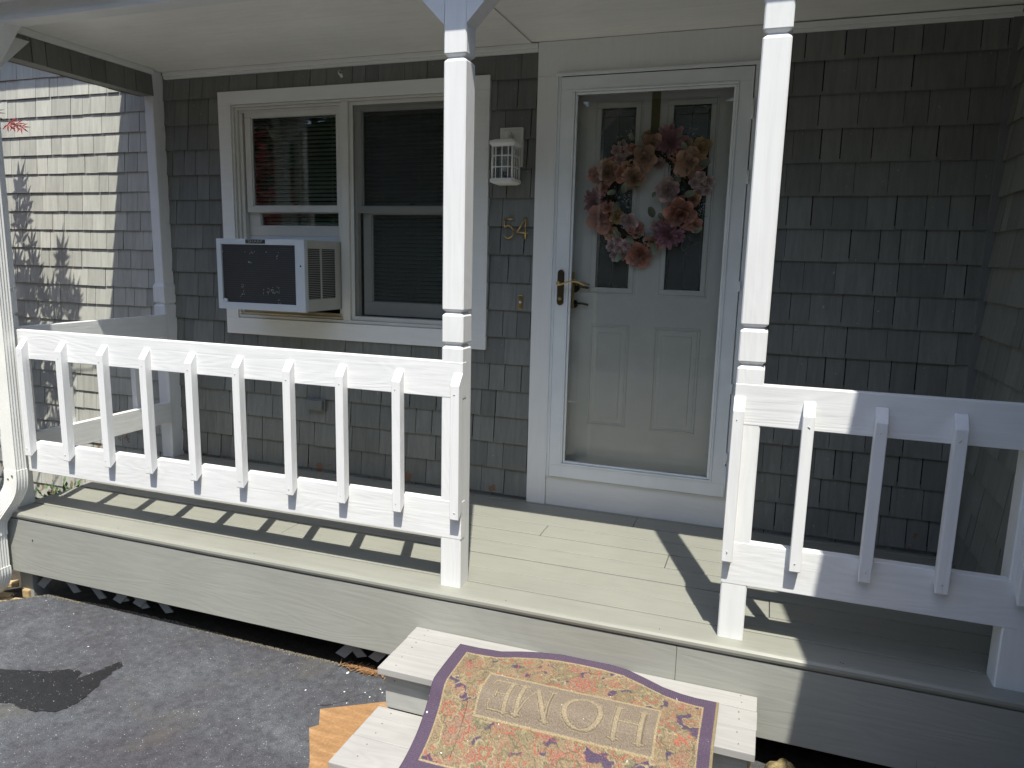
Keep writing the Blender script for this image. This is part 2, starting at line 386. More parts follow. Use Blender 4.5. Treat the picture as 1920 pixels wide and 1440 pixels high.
# ------------------------------------------------------------------ shingled walls
def subtract(rects, h):
    out = []
    for (a, c, z0, z1) in rects:
        u0, u1, h0, h1 = h
        if c <= u0 or a >= u1 or z1 <= h0 or z0 >= h1: out.append((a, c, z0, z1)); continue
        if z0 < h0: out.append((a, c, z0, h0))
        if z1 > h1: out.append((a, c, h1, z1))
        m0, m1 = max(z0, h0), min(z1, h1)
        if a < u0: out.append((a, u0, m0, m1))
        if c > u1: out.append((u1, c, m0, m1))
    return out
def shingles(b, O, U, Nn, u0, u1, bottoms, exp, ztop, holes=(), wmin=.075, wmax=.20, tb=.0150, seed=1, lap=.018, fixed=None):
    rnd = random.Random(seed); O, U, Nn = Vector(O), Vector(U), Vector(Nn)
    for ci, zb in enumerate(bottoms):
        u = u0 - rnd.uniform(0, .1)
        while u < u1:
            w = rnd.choice((rnd.uniform(wmin, .11), rnd.uniform(.10, .15), rnd.uniform(.13, wmax)))
            gap = rnd.choice((.002, .003, .004, .0055)); a, c = max(u, u0), min(u+w-gap, u1); u += w
            if c-a < .004: continue
            z0 = zb + rnd.uniform(-.0013, .0013); z1 = min(zb+exp+lap, ztop); tone = rnd.uniform(.84, 1.12); th = tb*rnd.uniform(.85, 1.2); sk = rnd.uniform(-.0007, .0007)
            if z1 <= z0: continue
            full = exp+lap
            rects = [(a, c, z0, z1)]
            for h in holes: rects = subtract(rects, h)
            for (p, q, r0, r1) in rects:
                def T(z): return .004 + (th)*(1-(z-zb)/full)
                def S(z): return max(0, T(z)-.0058)
                vs = []
                for z in (r0, r1):
                    for uu in (p, q):
                        zz = z + (sk if (uu == q and z == r0 and r0 == z0) else 0)
                        vs.append(O+U*uu+Nn*S(z)+Vector((0, 0, zz))); vs.append(O+U*uu+Nn*T(z)+Vector((0, 0, zz)))
                b.faces(vs, [(1, 3, 7, 5), (0, 4, 6, 2), (0, 1, 5, 4), (2, 6, 7, 3), (0, 2, 3, 1), (4, 5, 7, 6)], 0, tone)
YW = 1.160          # sheathing plane
house = thing('house', (-.5, YW, 0), 'grey shingled house front with white window and door trim behind the porch', 'house')
WIN = (-1.98, -.28, .85, 2.245); DOOR = (.02, 1.15, -.6, 2.39)
b = B(); e = .1475
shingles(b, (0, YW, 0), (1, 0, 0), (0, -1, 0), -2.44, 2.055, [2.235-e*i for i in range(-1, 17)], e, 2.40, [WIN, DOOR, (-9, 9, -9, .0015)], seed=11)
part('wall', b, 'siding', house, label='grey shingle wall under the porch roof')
b = B()
for r in subtract(subtract([(-2.45, 2.2, -.6, 2.42)], WIN), DOOR): b.box(r[0], r[1], YW, YW+.02, r[2], r[3])
part('sheathing', b, 'black', house)
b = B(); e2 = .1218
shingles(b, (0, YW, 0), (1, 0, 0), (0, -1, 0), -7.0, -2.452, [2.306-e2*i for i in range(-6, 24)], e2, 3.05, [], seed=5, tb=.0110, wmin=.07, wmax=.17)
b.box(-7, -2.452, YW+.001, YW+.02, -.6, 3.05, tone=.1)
part('wall', b, 'sunlit_siding', house, label='shingle wall left of the porch with closer courses, sunlight painted into its lighter colour')
b = B(); b.box(2.045, 2.10, 1.142, YW, -.02, 2.40, .002); part('corner_board', b, 'vent', house)
# main roof over the left wall
b = B(); b.box(-7, -2.66, .90, YW+.6, 3.02, 3.06); b.box(-7, -2.66, .86, .90, 3.00, 3.15)
part('eave', b, 'gutter', house)
b = B(); b.faces([(-7, .84, 3.16), (6, .84, 3.16), (6, 4.5, 5.2), (-7, 4.5, 5.2), (-7, .84, 3.13), (6, .84, 3.13), (6, 4.5, 5.17), (-7, 4.5, 5.17)], [(0, 1, 2, 3), (4, 7, 6, 5), (0, 4, 5, 1), (1, 5, 6, 2), (2, 6, 7, 3), (3, 7, 4, 0)])
b.box(-7, 6, 4.4, 4.5, -.6, 5.2); b.box(-7.1, -7, YW, 4.5, -.6, 3.2)
part('roof', b, 'shingle_roof', house)

# the wing on the right
wing = thing('side_wing', (2.08, 0, GZ), 'grey shingled wing wall closing the porch on the right', 'building')
b = B()
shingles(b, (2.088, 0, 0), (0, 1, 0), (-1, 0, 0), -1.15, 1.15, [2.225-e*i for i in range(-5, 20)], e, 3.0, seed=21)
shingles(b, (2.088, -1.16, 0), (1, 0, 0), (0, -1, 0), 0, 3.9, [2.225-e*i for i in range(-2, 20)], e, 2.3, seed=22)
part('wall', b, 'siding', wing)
b = B(); b.box(2.089, 6, -1.158, -1.10, -.62, 2.2); b.box(2.089, 2.12, -1.10, 3, -.62, 3.3); b.box(5.9, 6, -1.1, 3, -.62, 3.3)
part('sheathing', b, 'black', wing)
# unseen gambrel roof and gable, slopes made up to shade the right side
b = B(); prof = [(-1.33, 1.90), (-1.33+.86, 1.90+1.59), (1.2, 4.2), (3.2, 3.5)]
for i in range(3):
    (ya, za), (yb, zb) = prof[i], prof[i+1]
    b.faces([(1.80, ya, za), (6.2, ya, za), (6.2, yb, zb), (1.80, yb, zb), (1.80, ya+.02, za-.03), (6.2, ya+.02, za-.03), (6.2, yb+.02, zb-.03), (1.80, yb+.02, zb-.03)],
            [(0, 1, 2, 3), (4, 7, 6, 5), (0, 4, 5, 1), (3, 2, 6, 7), (0, 3, 7, 4), (1, 5, 6, 2)])
part('roof', b, 'shingle_roof', wing)  # unseen roof, slopes made up to shade the right side
b = B()
b.faces([(1.80+.012, y, z) for y, z in [(-1.30, 1.86), (-.45, 3.44), (1.2, 4.15), (2.3, 3.75), (2.3, 3.3), (1.2, 3.7), (-.2, 3.2), (-1.0, 1.86)]], [tuple(range(8))])
b.box(1.82, 2.10, -1.30, -1.16, 1.85, 1.88)
part('gable_end', b, 'gutter', wing)

# ------------------------------------------------------------------ window
win = bpy.data.objects.new('window', None); COL.objects.link(win); win.parent = house; win.location = Vector((-1.13, 1.133, .833))-wloc(house); win['label'] = 'white double window beside the front door'
def frame(b, x0, x1, z0, z1, y0, y1, wl, wr, wt, wb, bev=.0015):
    b.box(x0, x1, y0, y1, z1-wt, z1, bev); b.box(x0, x1, y0, y1, z0, z0+wb, bev)
    b.box(x0, x0+wl, y0, y1, z0+wb, z1-wt, bev); b.box(x1-wr, x1, y0, y1, z0+wb, z1-wt, bev)
b = B(); frame(b, -1.998, -.262, .833, 2.262, 1.130, 1.172, .088, .083, .074, .100, .002); part('casing', b, 'trim', win)
b = B(); frame(b, -1.908, -.347, .935, 2.186, 1.138, 1.20, .012, .012, .012, .018, .002)
b.box(-1.163, -1.115, 1.136, 1.20, .953, 2.174, .003)
for x0, x1 in ((-1.895, -1.164), (-1.114, -.36)):      # stepped jambs of each unit
    frame(b, x0, x1, .954, 2.173, 1.152, 1.20, .016, .016, .014, .014)
    frame(b, x0+.017, x1-.017, .969, 2.158, 1.166, 1.20, .022, .022, .012, .010)
part('frame', b, 'vinyl', win)
def sash(x0, x1, z0, z1, y, wl, wr, wt, wb, mat='vinyl'):
    b = B(); frame(b, x0, x1, z0, z1, y, y+.03, wl, wr, wt, wb, .003); frame(b, x0+wl-.001, x1-wr+.001, z0+wb-.001, z1-wt+.001, y+.008, y+.03, .006, .006, .006, .006, .001)
    s = part('sash', b, mat, win)
    g = B(); g.box(x0+wl, x1-wr, y+.016, y+.019, z0+wb, z1-wt); p = part('pane', g, 'wglass', win); return s
sash(-1.841, -1.172, 1.570, 2.146, 1.168, .041, .040, .027, .036)
sash(-1.866, -1.172, 1.433, 1.606, 1.205, .088, .04, .034, .058)
sash(-1.088, -.385, 1.567, 2.146, 1.168, .042, .042, .021, .036, 'sashgrey')
sash(-1.062, -.398, .985, 1.60, 1.205, .052, .045, .034, .075, 'sashgrey')
for x in (-1.51, -.74):
    b = B(); b.box(x-.03, x+.03, 1.196, 1.216, 1.607, 1.615, .002); b.box(x-.012, x+.012, 1.19, 1.20, 1.612, 1.622, .002); part('lock', b, 'black', win)
b = B(); b.box(-1.112, -.362, 1.1585, 1.1595, .955, 2.17); part('insect_screen', b, 'screen', win)
b = B(); frame(b, -1.104, -.365, .965, 2.165, 1.153, 1.158, .012, .012, .012, .012); part('screen_frame', b, 'vinyl', win)
b = B(); b.box(-1.90, -1.164, 1.142, 1.20, .955, .968, .001); b.box(-1.90, -1.164, 1.155, 1.21, .969, .985, .001); part('sill', b, 'sill', win, label='rust and dirt stained sill under the air conditioner')
for x0, x1, nm in ((-1.86, -1.17, 0), (-1.07, -.38, 1)):
    b = B(); z = .99 if nm else 1.44
    while z < 2.14:
        mm = Matrix.Translation((0, 1.262, z)) @ Matrix.Rotation(R(38), 4, 'X')
        b.box(x0, x1, -.0125, .0125, -.0008, .0008, M4=mm); z += .0236
    for x in (x0+.12, (x0+x1)/2, x1-.12): b.box(x-.001, x+.001, 1.248, 1.250, .99 if nm else 1.44, 2.15)
    part('blind', b, 'blind', win)
b = B(); b.box(-1.99, -.27, 1.34, 1.36, .84, 2.26); b.box(-1.99, -1.97, 1.18, 1.34, .84, 2.26); b.box(-.29, -.27, 1.18, 1.34, .84, 2.26); b.box(-1.97, -.29, 1.18, 1.34, 2.24, 2.26); b.box(-1.97, -.29, 1.18, 1.34, .84, .86)
part('interior_backing', b, 'black', win)

# ------------------------------------------------------------------ doors
cas = B()
cas.box(-.003, .104, 1.131, 1.175, 0, 2.236, .002); cas.box(1.080, 1.175, 1.131, 1.175, 0, 2.236, .002)
cas.box(-.003, 1.175, 1.1315, 1.175, 2.2365, 2.4, .002)
part('door_casing', cas, 'trimZ', house)
b = B(); b.box(.106, 1.078, 1.137, 1.175, .0, .158, .002); b.box(.106, 1.078, 1.128, 1.20, .158, .164, .001); part('door_threshold', b, 'trim', house, label='white kick board under the storm door')
b = B()
b.box(.10, .124, 1.122, 1.20, .164, 2.236, .003); b.box(.1045, .110, 1.114, 1.122, .164, 2.236, .001)
b.box(1.046, 1.082, 1.122, 1.20, .164, 2.236, .003); b.box(.10, 1.082, 1.112, 1.121, 2.228, 2.243, .002); b.box(.10, 1.082, 1.12, 1.2, 2.2375, 2.2445, .001)
part('storm_door_jamb', b, 'alu', house)
b = B(); b.box(.12, 1.05, 1.15, 1.2, .160, .1675); part('door_gap', b, 'black', house)
b = B(); b.box(.12, 1.05, 1.135, 1.2, 2.2245, 2.2365); part('door_gap', b, 'black', house)
sd = bpy.data.objects.new('storm_door', None); COL.objects.link(sd); sd.parent = house; sd.location = Vector((.126, 1.118, .168))-wloc(house); sd['label'] = 'white full glass storm door'
b = B()
frame(b, .126, 1.042, .168, 2.224, 1.118, 1.150, .062, .062, .062, .068, .002)
frame(b, .1885, .980, .2365, 2.1615, 1.114, 1.150, .010, .010, .010, .012, .003)
frame(b, .199, .9695, .249, 2.151, 1.122, 1.150, .0125, .0135, .0125, .0115, .004)
part('frame', b, 'alu', sd)
b = B(); b.box(.2115, .956, 1.132, 1.136, .2605, 2.1385); part('pane', b, 'glass', sd)
for z0, z1 in ((.17, .33), (.345, .40), (.70, .75), (1.20, 1.25), (1.70, 1.76), (1.99, 2.08)):
    b = B(); b.tube([(1.046, 1.116, z0), (1.046, 1.116, z1)], .006, 8); part('hinge', b, 'alu', sd)
b = B(); pl = [(.1585+.0175*math.cos(a), 1.262+.0175*math.sin(a)) for a in (k*math.pi/8 for k in range(9))] + [(.1585+.0175*math.cos(a), 1.113+.0175*math.sin(a)) for a in (math.pi+k*math.pi/8 for k in range(9))]
b.loft([[(x, 1.118, z) for x, z in pl], [(x, 1.110, z) for x, z in pl], [(.1585+(x-.1585)*.75, 1.107, 1.1875+(z-1.1875)*.95) for x, z in pl]], smooth=False)
part('handle_plate', b, 'antique', sd)
b = B(); hp = cat_rom([(.150, 1.085, 1.214), (.165, 1.072, 1.206), (.19, 1.066, 1.212), (.225, 1.066, 1.222), (.255, 1.066, 1.221), (.285, 1.070, 1.210), (.297, 1.073, 1.205)], 5)
b.tube(hp, [.0085 if i < 6 else .0062-.0012*abs(math.sin(i*.15)) for i in range(len(hp))], 10); b.tube([(.155, 1.108, 1.211), (.155, 1.078, 1.211)], .010, 12); b.sphere((.157, 1.076, 1.210), .0135, 10)
b.tube([(.1585, 1.109, 1.131), (.1585, 1.100, 1.131)], .009, 12); b.box(.1575, .1605, 1.094, 1.101, 1.122, 1.140, .001)
part('handle', b, 'brass', sd)
b = B(); b.tube([(.215, 1.142, 1.24), (.235, 1.152, 1.20)], .004); b.box(.212, .222, 1.140, 1.160, 1.08, 1.27, .003); b.tube(cat_rom([(.22, 1.17, 1.212), (.26, 1.172, 1.214), (.295, 1.17, 1.205)], 4), .005, 8)
part('inner_handle', b, 'brass', sd)
b = B(); b.tube([(.2115, 1.128, 1.15), (.2115, 1.128, .262)], .0012, 6); part('safety_chain', b, 'brass', sd)

ed = bpy.data.objects.new('entry_door', None); COL.objects.link(ed); ed.parent = house; ed.location = Vector((.13, 1.222, .16))-wloc(house); ed['label'] = 'cream panelled entry door behind the storm glass'
GLS = [(.302, .503), (.660, .866)]
holes = [(a, c, 1.178, 2.10) for a, c in GLS]
b = B()
for r in subtract(subtract([(.133, 1.047, .16, 2.23)], holes[0]), holes[1]): b.box(r[0], r[1], 1.2225, 1.262, r[2], r[3])
for (a, c) in ((.302, .508), (.638, .870)):
    frame(b, a, c, .452, 1.0, 1.2155, 1.2225, .010, .010, .010, .010, .003); frame(b, a+.014, c-.014, .466, .986, 1.219, 1.2225, .006, .006, .006, .006, .002)
    b.box(a+.040, c-.040, 1.2165, 1.2225, .495, .957, .0028)
part('slab', b, 'door', ed)
b = B(); b.box(.104, .1325, 1.176, 1.30, .1645, 2.236); b.box(1.048, 1.080, 1.201, 1.30, .1645, 2.2365); b.box(.133, 1.047, 1.201, 1.30, 2.231, 2.26)
b.box(.133, .150, 1.196, 1.222, .165, 2.23, .002); b.box(1.03, 1.047, 1.203, 1.222, .165, 2.23, .002)
part('door_jamb', b, 'door', ed)
for a, c in GLS:
    b = B(); frame(b, a-.012, c+.012, 1.166, 2.112, 1.212, 1.2222, .026, .026, .026, .026, .004); frame(b, a-.022, c+.022, 1.156, 2.122, 1.2175, 1.2222, .009, .009, .009, .009, .002)
    w = part('window_frame', b, 'door', ed)
    b = B(); b.box(a+.001, c-.001, 1.232, 1.236, 1.179, 2.099); part('pane', b, 'pebble', ed)
    b = B(); x0, x1 = a+.017, c-.017; xm = (x0+x1)/2
    def cm(p, q): b.tube([(p[0], 1.231, p[1]), (q[0], 1.231, q[1])], .0017, 5)
    cm((x0+.006, 1.20), (x0+.006, 2.08)); cm((x1-.006, 1.20), (x1-.006, 2.08)); cm((x0, 2.078), (x1, 2.078)); cm((xm, 1.45), (xm, 2.085)); cm((x0, 2.045), (x1, 2.045))
    cm((x0, 1.43), (xm-.03, 1.43)); cm((xm-.03, 1.43), (xm, 1.375)); cm((x1, 1.43), (xm+.03, 1.43)); cm((xm+.03, 1.43), (xm, 1.375)); cm((xm, 1.375), (xm, 1.193)); cm((xm-.03, 1.43), (xm, 1.49)); cm((xm+.03, 1.43), (xm, 1.49))
    part('came', b, 'came', ed)
b = B(); b.box(.12, 1.06, 1.262, 1.27, .16, 2.24); part('interior_backing', b, 'black', ed)
b = B(); b.tube([(.205, 1.222, 1.19), (.205, 1.216, 1.19)], .03, 16); b.tube(cat_rom([(.205, 1.20, 1.19), (.24, 1.19, 1.195), (.29, 1.19, 1.188)], 4), .007, 8)
part('handle', b, 'antique', ed)
b = B(); b.tube([(.205, 1.222, 1.10), (.205, 1.205, 1.10)], .022, 14); b.tube(cat_rom([(.205, 1.20, 1.10), (.25, 1.19, 1.106), (.29, 1.19, 1.10)], 4), .006, 8); part('deadbolt', b, 'antique', ed)

# ------------------------------------------------------------------ small things on the wall
o = thing('air_conditioner', (-1.475, .95, 1.01), 'white window air conditioner jutting from the left window sash', 'air conditioner')
ax0, ax1, ay0, az0, az1 = -1.765, -1.184, .80, 1.014, 1.404
b = B(); b.box(ax0, ax0+.031, ay0, ay0+.03, az0, az1, .002); b.box(ax1-.060, ax1, ay0, ay0+.03, az0, az1, .002)
b.box(ax0+.031, ax1-.06, ay0, ay0+.03, az1-.031, az1, .002); b.box(ax0+.031, ax1-.06, ay0, ay0+.03, az0, az0+.038, .002)
b.tube([(ax0+.045, ay0+.002, az0+.044), (ax0+.045, ay0+.012, az0+.044)], .014, 12)
part('front_frame', b, 'acbody', o)
b = B(); b.box(ax0+.004, ax1-.003, ay0+.0305, 1.30, az1-.004, az1-.001); b.box(ax0+.004, ax1-.003, ay0+.0305, 1.30, az0+.001, az0+.004)
b.box(ax0+.004, ax0+.007, ay0+.0305, 1.30, az0+.0045, az1-.0045)
LY0, LY1, LZ0, LZ1 = ay0+.037, 1.10, 1.082, 1.358; sx = ax1-.003
b.box(sx-.003, sx, ay0+.0305, LY0, az0+.0045, az1-.0045); b.box(sx-.003, sx, LY1, 1.30, az0+.0045, az1-.0045)
b.box(sx-.003, sx, LY0, LY1, az0+.0045, LZ0); b.box(sx-.003, sx, LY0, LY1, LZ1, az1-.0045)
part('casing', b, 'acside', o)
b = B(); b.box(-1.862, -1.176, 1.206, 1.226, az1-.0005, 1.4325, .001); b.box(-1.862, ax0+.003, 1.206, 1.226, .97, az1-.001, .001); part('filler_panel', b, 'acbody', o)
b = B()
z = LZ0+.004
while z < LZ1:
    for y0, y1 in ((LY0, .955), (.969, LY1)):
        mm = Matrix.Translation((sx-.002, 0, z)) @ Matrix.Rotation(R(-12), 4, 'Y'); b.box(-.0045, .0025, y0, y1, -.0010, .0010, M4=mm)
    z += .0098
b.box(sx-.006, sx-.001, .955, .969, LZ0, LZ1)
part('side_louver', b, 'acside', o)
b = B(); b.box(ax0+.03, ax1-.059, ay0+.012, ay0+.014, az0+.036, az1-.03); b.box(sx-.03, sx-.025, LY0-.01, LY1+.02, LZ0-.01, LZ1+.01); b.tube([(-1.209, ay0-.0006, 1.263), (-1.209, ay0+.003, 1.263)], .0055, 12)
part('condenser_coil', b, 'badge', o)
b = B(); z = az0+.046
while z < az1-.035: b.box(ax0+.031, ax1-.06, ay0+.008, ay0+.0115, z, z+.0022); z += .0118
part('condenser_grille', b, 'acgrille', o)
b = B(); rnd = random.Random(3)
for cx, cz, w_, h_, k in ((-1.545, 1.274, .012, .006, 6), (-1.60, 1.125, .010, .030, 9), (-1.41, 1.125, .055, .022, 34), (-1.36, 1.065, .012, .014, 7), (-1.36, 1.32, .01, .02, 6), (-1.62, 1.09, .02, .01, 4), (-1.50, 1.33, .08, .006, 8), (-1.73, 1.3, .003, .05, 5)):
    for i in range(k):
        x = cx+rnd.uniform(-w_, w_); z = cz+rnd.uniform(-h_, h_)
        mm = Matrix.Translation((x, ay0+.009, z)) @ Matrix.Rotation(rnd.uniform(-1, 1), 4, 'Y'); b.box(-.0008, .0008, -.001, .001, -.0028, .0028, M4=mm)
part('bent_fins', b, 'acside', o)['kind'] = 'stuff'
b = B(); b.box(-1.563, -1.434, ay0-.003, ay0-.0005, az1-.025, az1-.003, .0006); part('badge', b, 'badge', o)
def text_part(txt, size, mat, parent, pos, ext=.0006, sx=1):
    c = bpy.data.curves.new('lettering', 'FONT'); c.body = txt; c.size = size; c.extrude = ext; c.align_x = 'CENTER'; c.align_y = 'CENTER'
    t_ = bpy.data.objects.new('tmp', c); COL.objects.link(t_); dg = bpy.context.evaluated_depsgraph_get()
    me = bpy.data.meshes.new_from_object(t_.evaluated_get(dg)); bpy.data.objects.remove(t_)
    mm = Matrix.Translation(Vector(pos)-wloc(parent)) @ Matrix.Rotation(R(90), 4, 'X') @ Matrix.Diagonal((sx, 1, 1, 1))
    me.transform(mm); me.materials.clear(); me.materials.append(M[mat]); me.name = 'lettering'
    q = bpy.data.objects.new('lettering', me); COL.objects.link(q); q.parent = parent; return q
text_part('SHARP', .0225, 'badgetext', o, (-1.4985, ay0-.0032, az1-.014), sx=1.45)

# lantern
lx, ly = -.137, 1.055
o = thing('wall_lantern', (lx, 1.15, 1.8), 'small white caged wall lantern beside the door casing', 'lantern')
b = B(); b.box(-.199, -.075, 1.132, 1.1545, 1.800, 1.996, .003); frame(b, -.199, -.075, 1.800, 1.996, 1.128, 1.1325, .010, .010, .010, .010, .002)
part('back_plate', b, 'lamp', o)
b = B(); b.tube(cat_rom([(lx, 1.135, 1.955), (lx, 1.10, 1.965), (lx, 1.07, 1.955), (lx, ly, 1.925)], 5), .011, 10)
b.loft([[(lx+.02*math.cos(a), ly+.02*math.sin(a), 1.93) for a in (k*math.pi/6 for k in range(12))], [(lx+.036*math.cos(a), ly+.036*math.sin(a), 1.918) for a in (k*math.pi/6 for k in range(12))]])
part('arm', b, 'lamp', o)
def rsq(h, r, z, n=5): # rounded square ring
    pts = []
    for cx_, cy2, a0 in ((h-r, h-r, 0), (-h+r, h-r, 90), (-h+r, -h+r, 180), (h-r, -h+r, 270)):
        for k in range(n): a = R(a0+90*k/(n-1)); pts.append((lx+cx_+r*math.cos(a), ly+cy2+r*math.sin(a), z))
    return pts
b = B(); b.loft([rsq(.050, .012, 1.921), rsq(.068, .014, 1.913), rsq(.070, .014, 1.906), rsq(.070, .014, 1.900), rsq(.062, .014, 1.890), rsq(.060, .014, 1.884)], smooth=False); part('roof', b, 'lamp', o)
b = B(); b.loft([rsq(.060, .014, 1.731), rsq(.066, .016, 1.727), rsq(.066, .016, 1.712), rsq(.050, .012, 1.704)], smooth=False); part('base', b, 'lamp', o)
b = B()
for z in (1.785, 1.840): 
    r0, r1 = rsq(.0615, .024, z-.003), rsq(.0615, .024, z+.003); r2, r3 = rsq(.0565, .02, z+.003), rsq(.0565, .02, z-.003)
    b.loft([r0, r1, r2, r3, r0], caps=False, smooth=False)
H = .059
for q in (-1, 1):
    for w_ in (-.033, .0, .033):
        b.box(lx+w_-.0024, lx+w_+.0024, ly+q*H-.0024, ly+q*H+.0024, 1.73, 1.886); b.box(lx+q*H-.0024, lx+q*H+.0024, ly+w_-.0024, ly+w_+.0024, 1.73, 1.886)
    for q2 in (-1, 1): b.tube([(lx+q*(H-.006), ly+q2*(H-.006), 1.73), (lx+q*(H-.006), ly+q2*(H-.006), 1.886)], .0062, 8)
part('cage', b, 'lamp', o)
b = B(); b.loft([rsq(.051, .02, 1.732), rsq(.051, .02, 1.884)], caps=False); part('pane', b, 'lglass', o)
b = B(); b.tube([(lx, ly, 1.73), (lx, ly, 1.765)], .016, 12); part('bulb_socket', b, 'badge', o)
b = B(); b.tube([(lx, ly, 1.766), (lx, ly, 1.785), (lx, ly, 1.815), (lx, ly, 1.84), (lx, ly, 1.855)], [.012, .020, .026, .018, .003], 14); part('bulb', b, 'lamp', o)
# numerals
def numeral(name, strokes, x0, z0, w, h, label):
    b = B()
    for st, smooth in strokes:
        pts = [(x0+w*u, 1.132, z0+h*v) for u, v in st]; pts = cat_rom(pts, 6) if smooth else [Vector(p) for p in pts]
        b.tube(pts, .0046, 8)
        for p in (pts[0], pts[-1]): b.sphere(p, .0048, 8)
    for (u, v) in ((.5, .97), (.5, .06)): b.tube([(x0+w*u, 1.15, z0+h*v), (x0+w*u, 1.132, z0+h*v)], .0025, 6)
    return one(name, b, 'brass', label, 'house number', (x0, 1.14, z0), 'brass house numerals beside the door')
numeral('house_number', [([(.92, .97), (.12, .97)], 0), ([(.12, .97), (.08, .56)], 0), ([(.08, .56), (.45, .64), (.86, .48), (.95, .26), (.72, .05), (.36, .0), (.05, .12)], 1)], -.170, 1.437, .058, .102, 'brass numeral 5, left of the two numerals on the shingles')
numeral('house_number', [([(.78, .0), (.80, 1.0)], 0), ([(.80, 1.0), (.02, .30)], 0), ([(.02, .30), (1.0, .26)], 0)], -.097, 1.437, .062, .102, 'brass numeral 4, right of the two numerals on the shingles')
o = thing('doorbell', (-.0695, 1.14, 1.10), 'small brass doorbell button plate on the shingles', 'doorbell')
b = B(); b.box(-.0825, -.0565, 1.138, 1.148, 1.064, 1.140, .003); part('plate', b, 'brass', o)
b = B(); b.tube([(-.0695, 1.139, 1.102), (-.0695, 1.134, 1.102)], .007, 12); part('button', b, 'lamp', o)
b = B(); hk = [(-1.142+.013*math.cos(a)*(1-.06*k), 1.120, 2.305+.013*math.sin(a)*(1-.06*k)) for k, a in enumerate([i*.5-2.2 for i in range(12)])]
b.tube([(-1.152, 1.15, 2.335), (-1.152, 1.12, 2.333), (-1.155, 1.115, 2.318)]+hk[2:], .0038, 8); b.sphere((-1.141, 1.122, 2.305), .010, 8, sc=(1, .5, 1))
one('hook', b, 'lamp', 'small white curled hook on the shingles above the window', 'hook', (-1.142, 1.15, 2.31))
b = B(); b.box(-1.424, -1.295, 1.128, 1.150, .392, .467, .004); b.box(-1.415, -1.304, 1.108, 1.128, .398, .460, .006)
one('outlet_cover', b, 'vent', 'small grey painted outlet cover low on the shingles behind the railing', 'outlet cover', (-1.36, 1.15, .39))

# ------------------------------------------------------------------ porch roof
pr = thing('porch_roof', (-.2, .4, 2.39), 'white porch ceiling and roof carried on the posts', 'porch roof')
b = B(); b.box(-2.43, -.046, .09, YW, 2.398, 2.41); b.box(-.042, 2.085, .09, YW, 2.402, 2.414); b.box(-.050, -.038, .09, 1.14, 2.396, 2.3975); b.box(-2.43, -.04, .55, .553, 2.3975, 2.3985)
part('ceiling', b, 'ceil', pr)
b = B()
for x0, x1 in ((-2.40, -.004), (1.178, 2.085)):
    b.box(x0, x1, 1.132, 1.159, 2.358, 2.372, .002); b.box(x0, x1, 1.124, 1.159, 2.3725, 2.397, .004)
part('crown_trim', b, 'trim', pr)
b = B(); b.box(-2.56, 2.085, -.001, .088, 2.342, 2.46, .003); part('front_beam', b, 'wX', pr)
b = B(); b.box(-2.495, -2.412, .0895, 1.0515, 2.246, 2.44)
shingles(b, (-2.412, 0, 0), (0, 1, 0), (1, 0, 0), .0895, 1.0515, [2.243], .125, 2.364, seed=9, tb=.008)
shingles(b, (-2.495, 0, 0), (0, 1, 0), (-1, 0, 0), .0895, 1.0515, [2.243], .125, 2.364, seed=19, tb=.008)
part('side_beam', b, 'siding', pr)
b = B(); b.box(-2.411, -2.385, .0895, 1.0515, 2.366, 2.3975, .004); part('cove_trim', b, 'trim', pr)
b = B(); b.box(-2.66, 2.085, -.085, -.0015, 2.420, 2.432); b.box(-2.66, 2.085, -.105, -.0855, 2.415, 2.56, .002)
part('soffit', b, 'ceil', pr)
b = B(); gp = [(-.106, 2.55), (-.106, 2.465), (-.140, 2.465), (-.160, 2.485), (-.156, 2.54), (-.166, 2.56), (-.163, 2.562), (-.152, 2.542), (-.156, 2.487), (-.138, 2.468), (-.109, 2.468), (-.109, 2.55)]
b.loft([[(x, y, z) for y, z in gp] for x in (-2.67, 2.085)], smooth=False); part('gutter', b, 'gutter', pr)
b = B(); b.faces([(-2.66, -.12, 2.565), (2.085, -.12, 2.565), (2.085, YW, 2.93), (-2.66, YW, 2.93), (-2.66, -.12, 2.545), (2.085, -.12, 2.545), (2.085, YW, 2.90), (-2.66, YW, 2.90)], [(0, 1, 2, 3), (4, 7, 6, 5), (0, 4, 5, 1), (1, 5, 6, 2), (2, 6, 7, 3), (3, 7, 4, 0)])
part('roof', b, 'shingle_roof', pr)
b = B(); b.faces([(-2.655, -.10, 2.42), (-2.655, YW, 2.42), (-2.655, YW, 2.90), (-2.655, -.10, 2.545), (-2.64, -.10, 2.42), (-2.64, YW, 2.42), (-2.64, YW, 2.90), (-2.64, -.10, 2.545)], [(0, 1, 2, 3), (4, 7, 6, 5), (0, 4, 5, 1), (1, 5, 6, 2), (2, 6, 7, 3), (3, 7, 4, 0)])
b.box(-2.639, -2.496, -.08, YW-.01, 2.425, 2.435); part('gable_end', b, 'trim', pr)

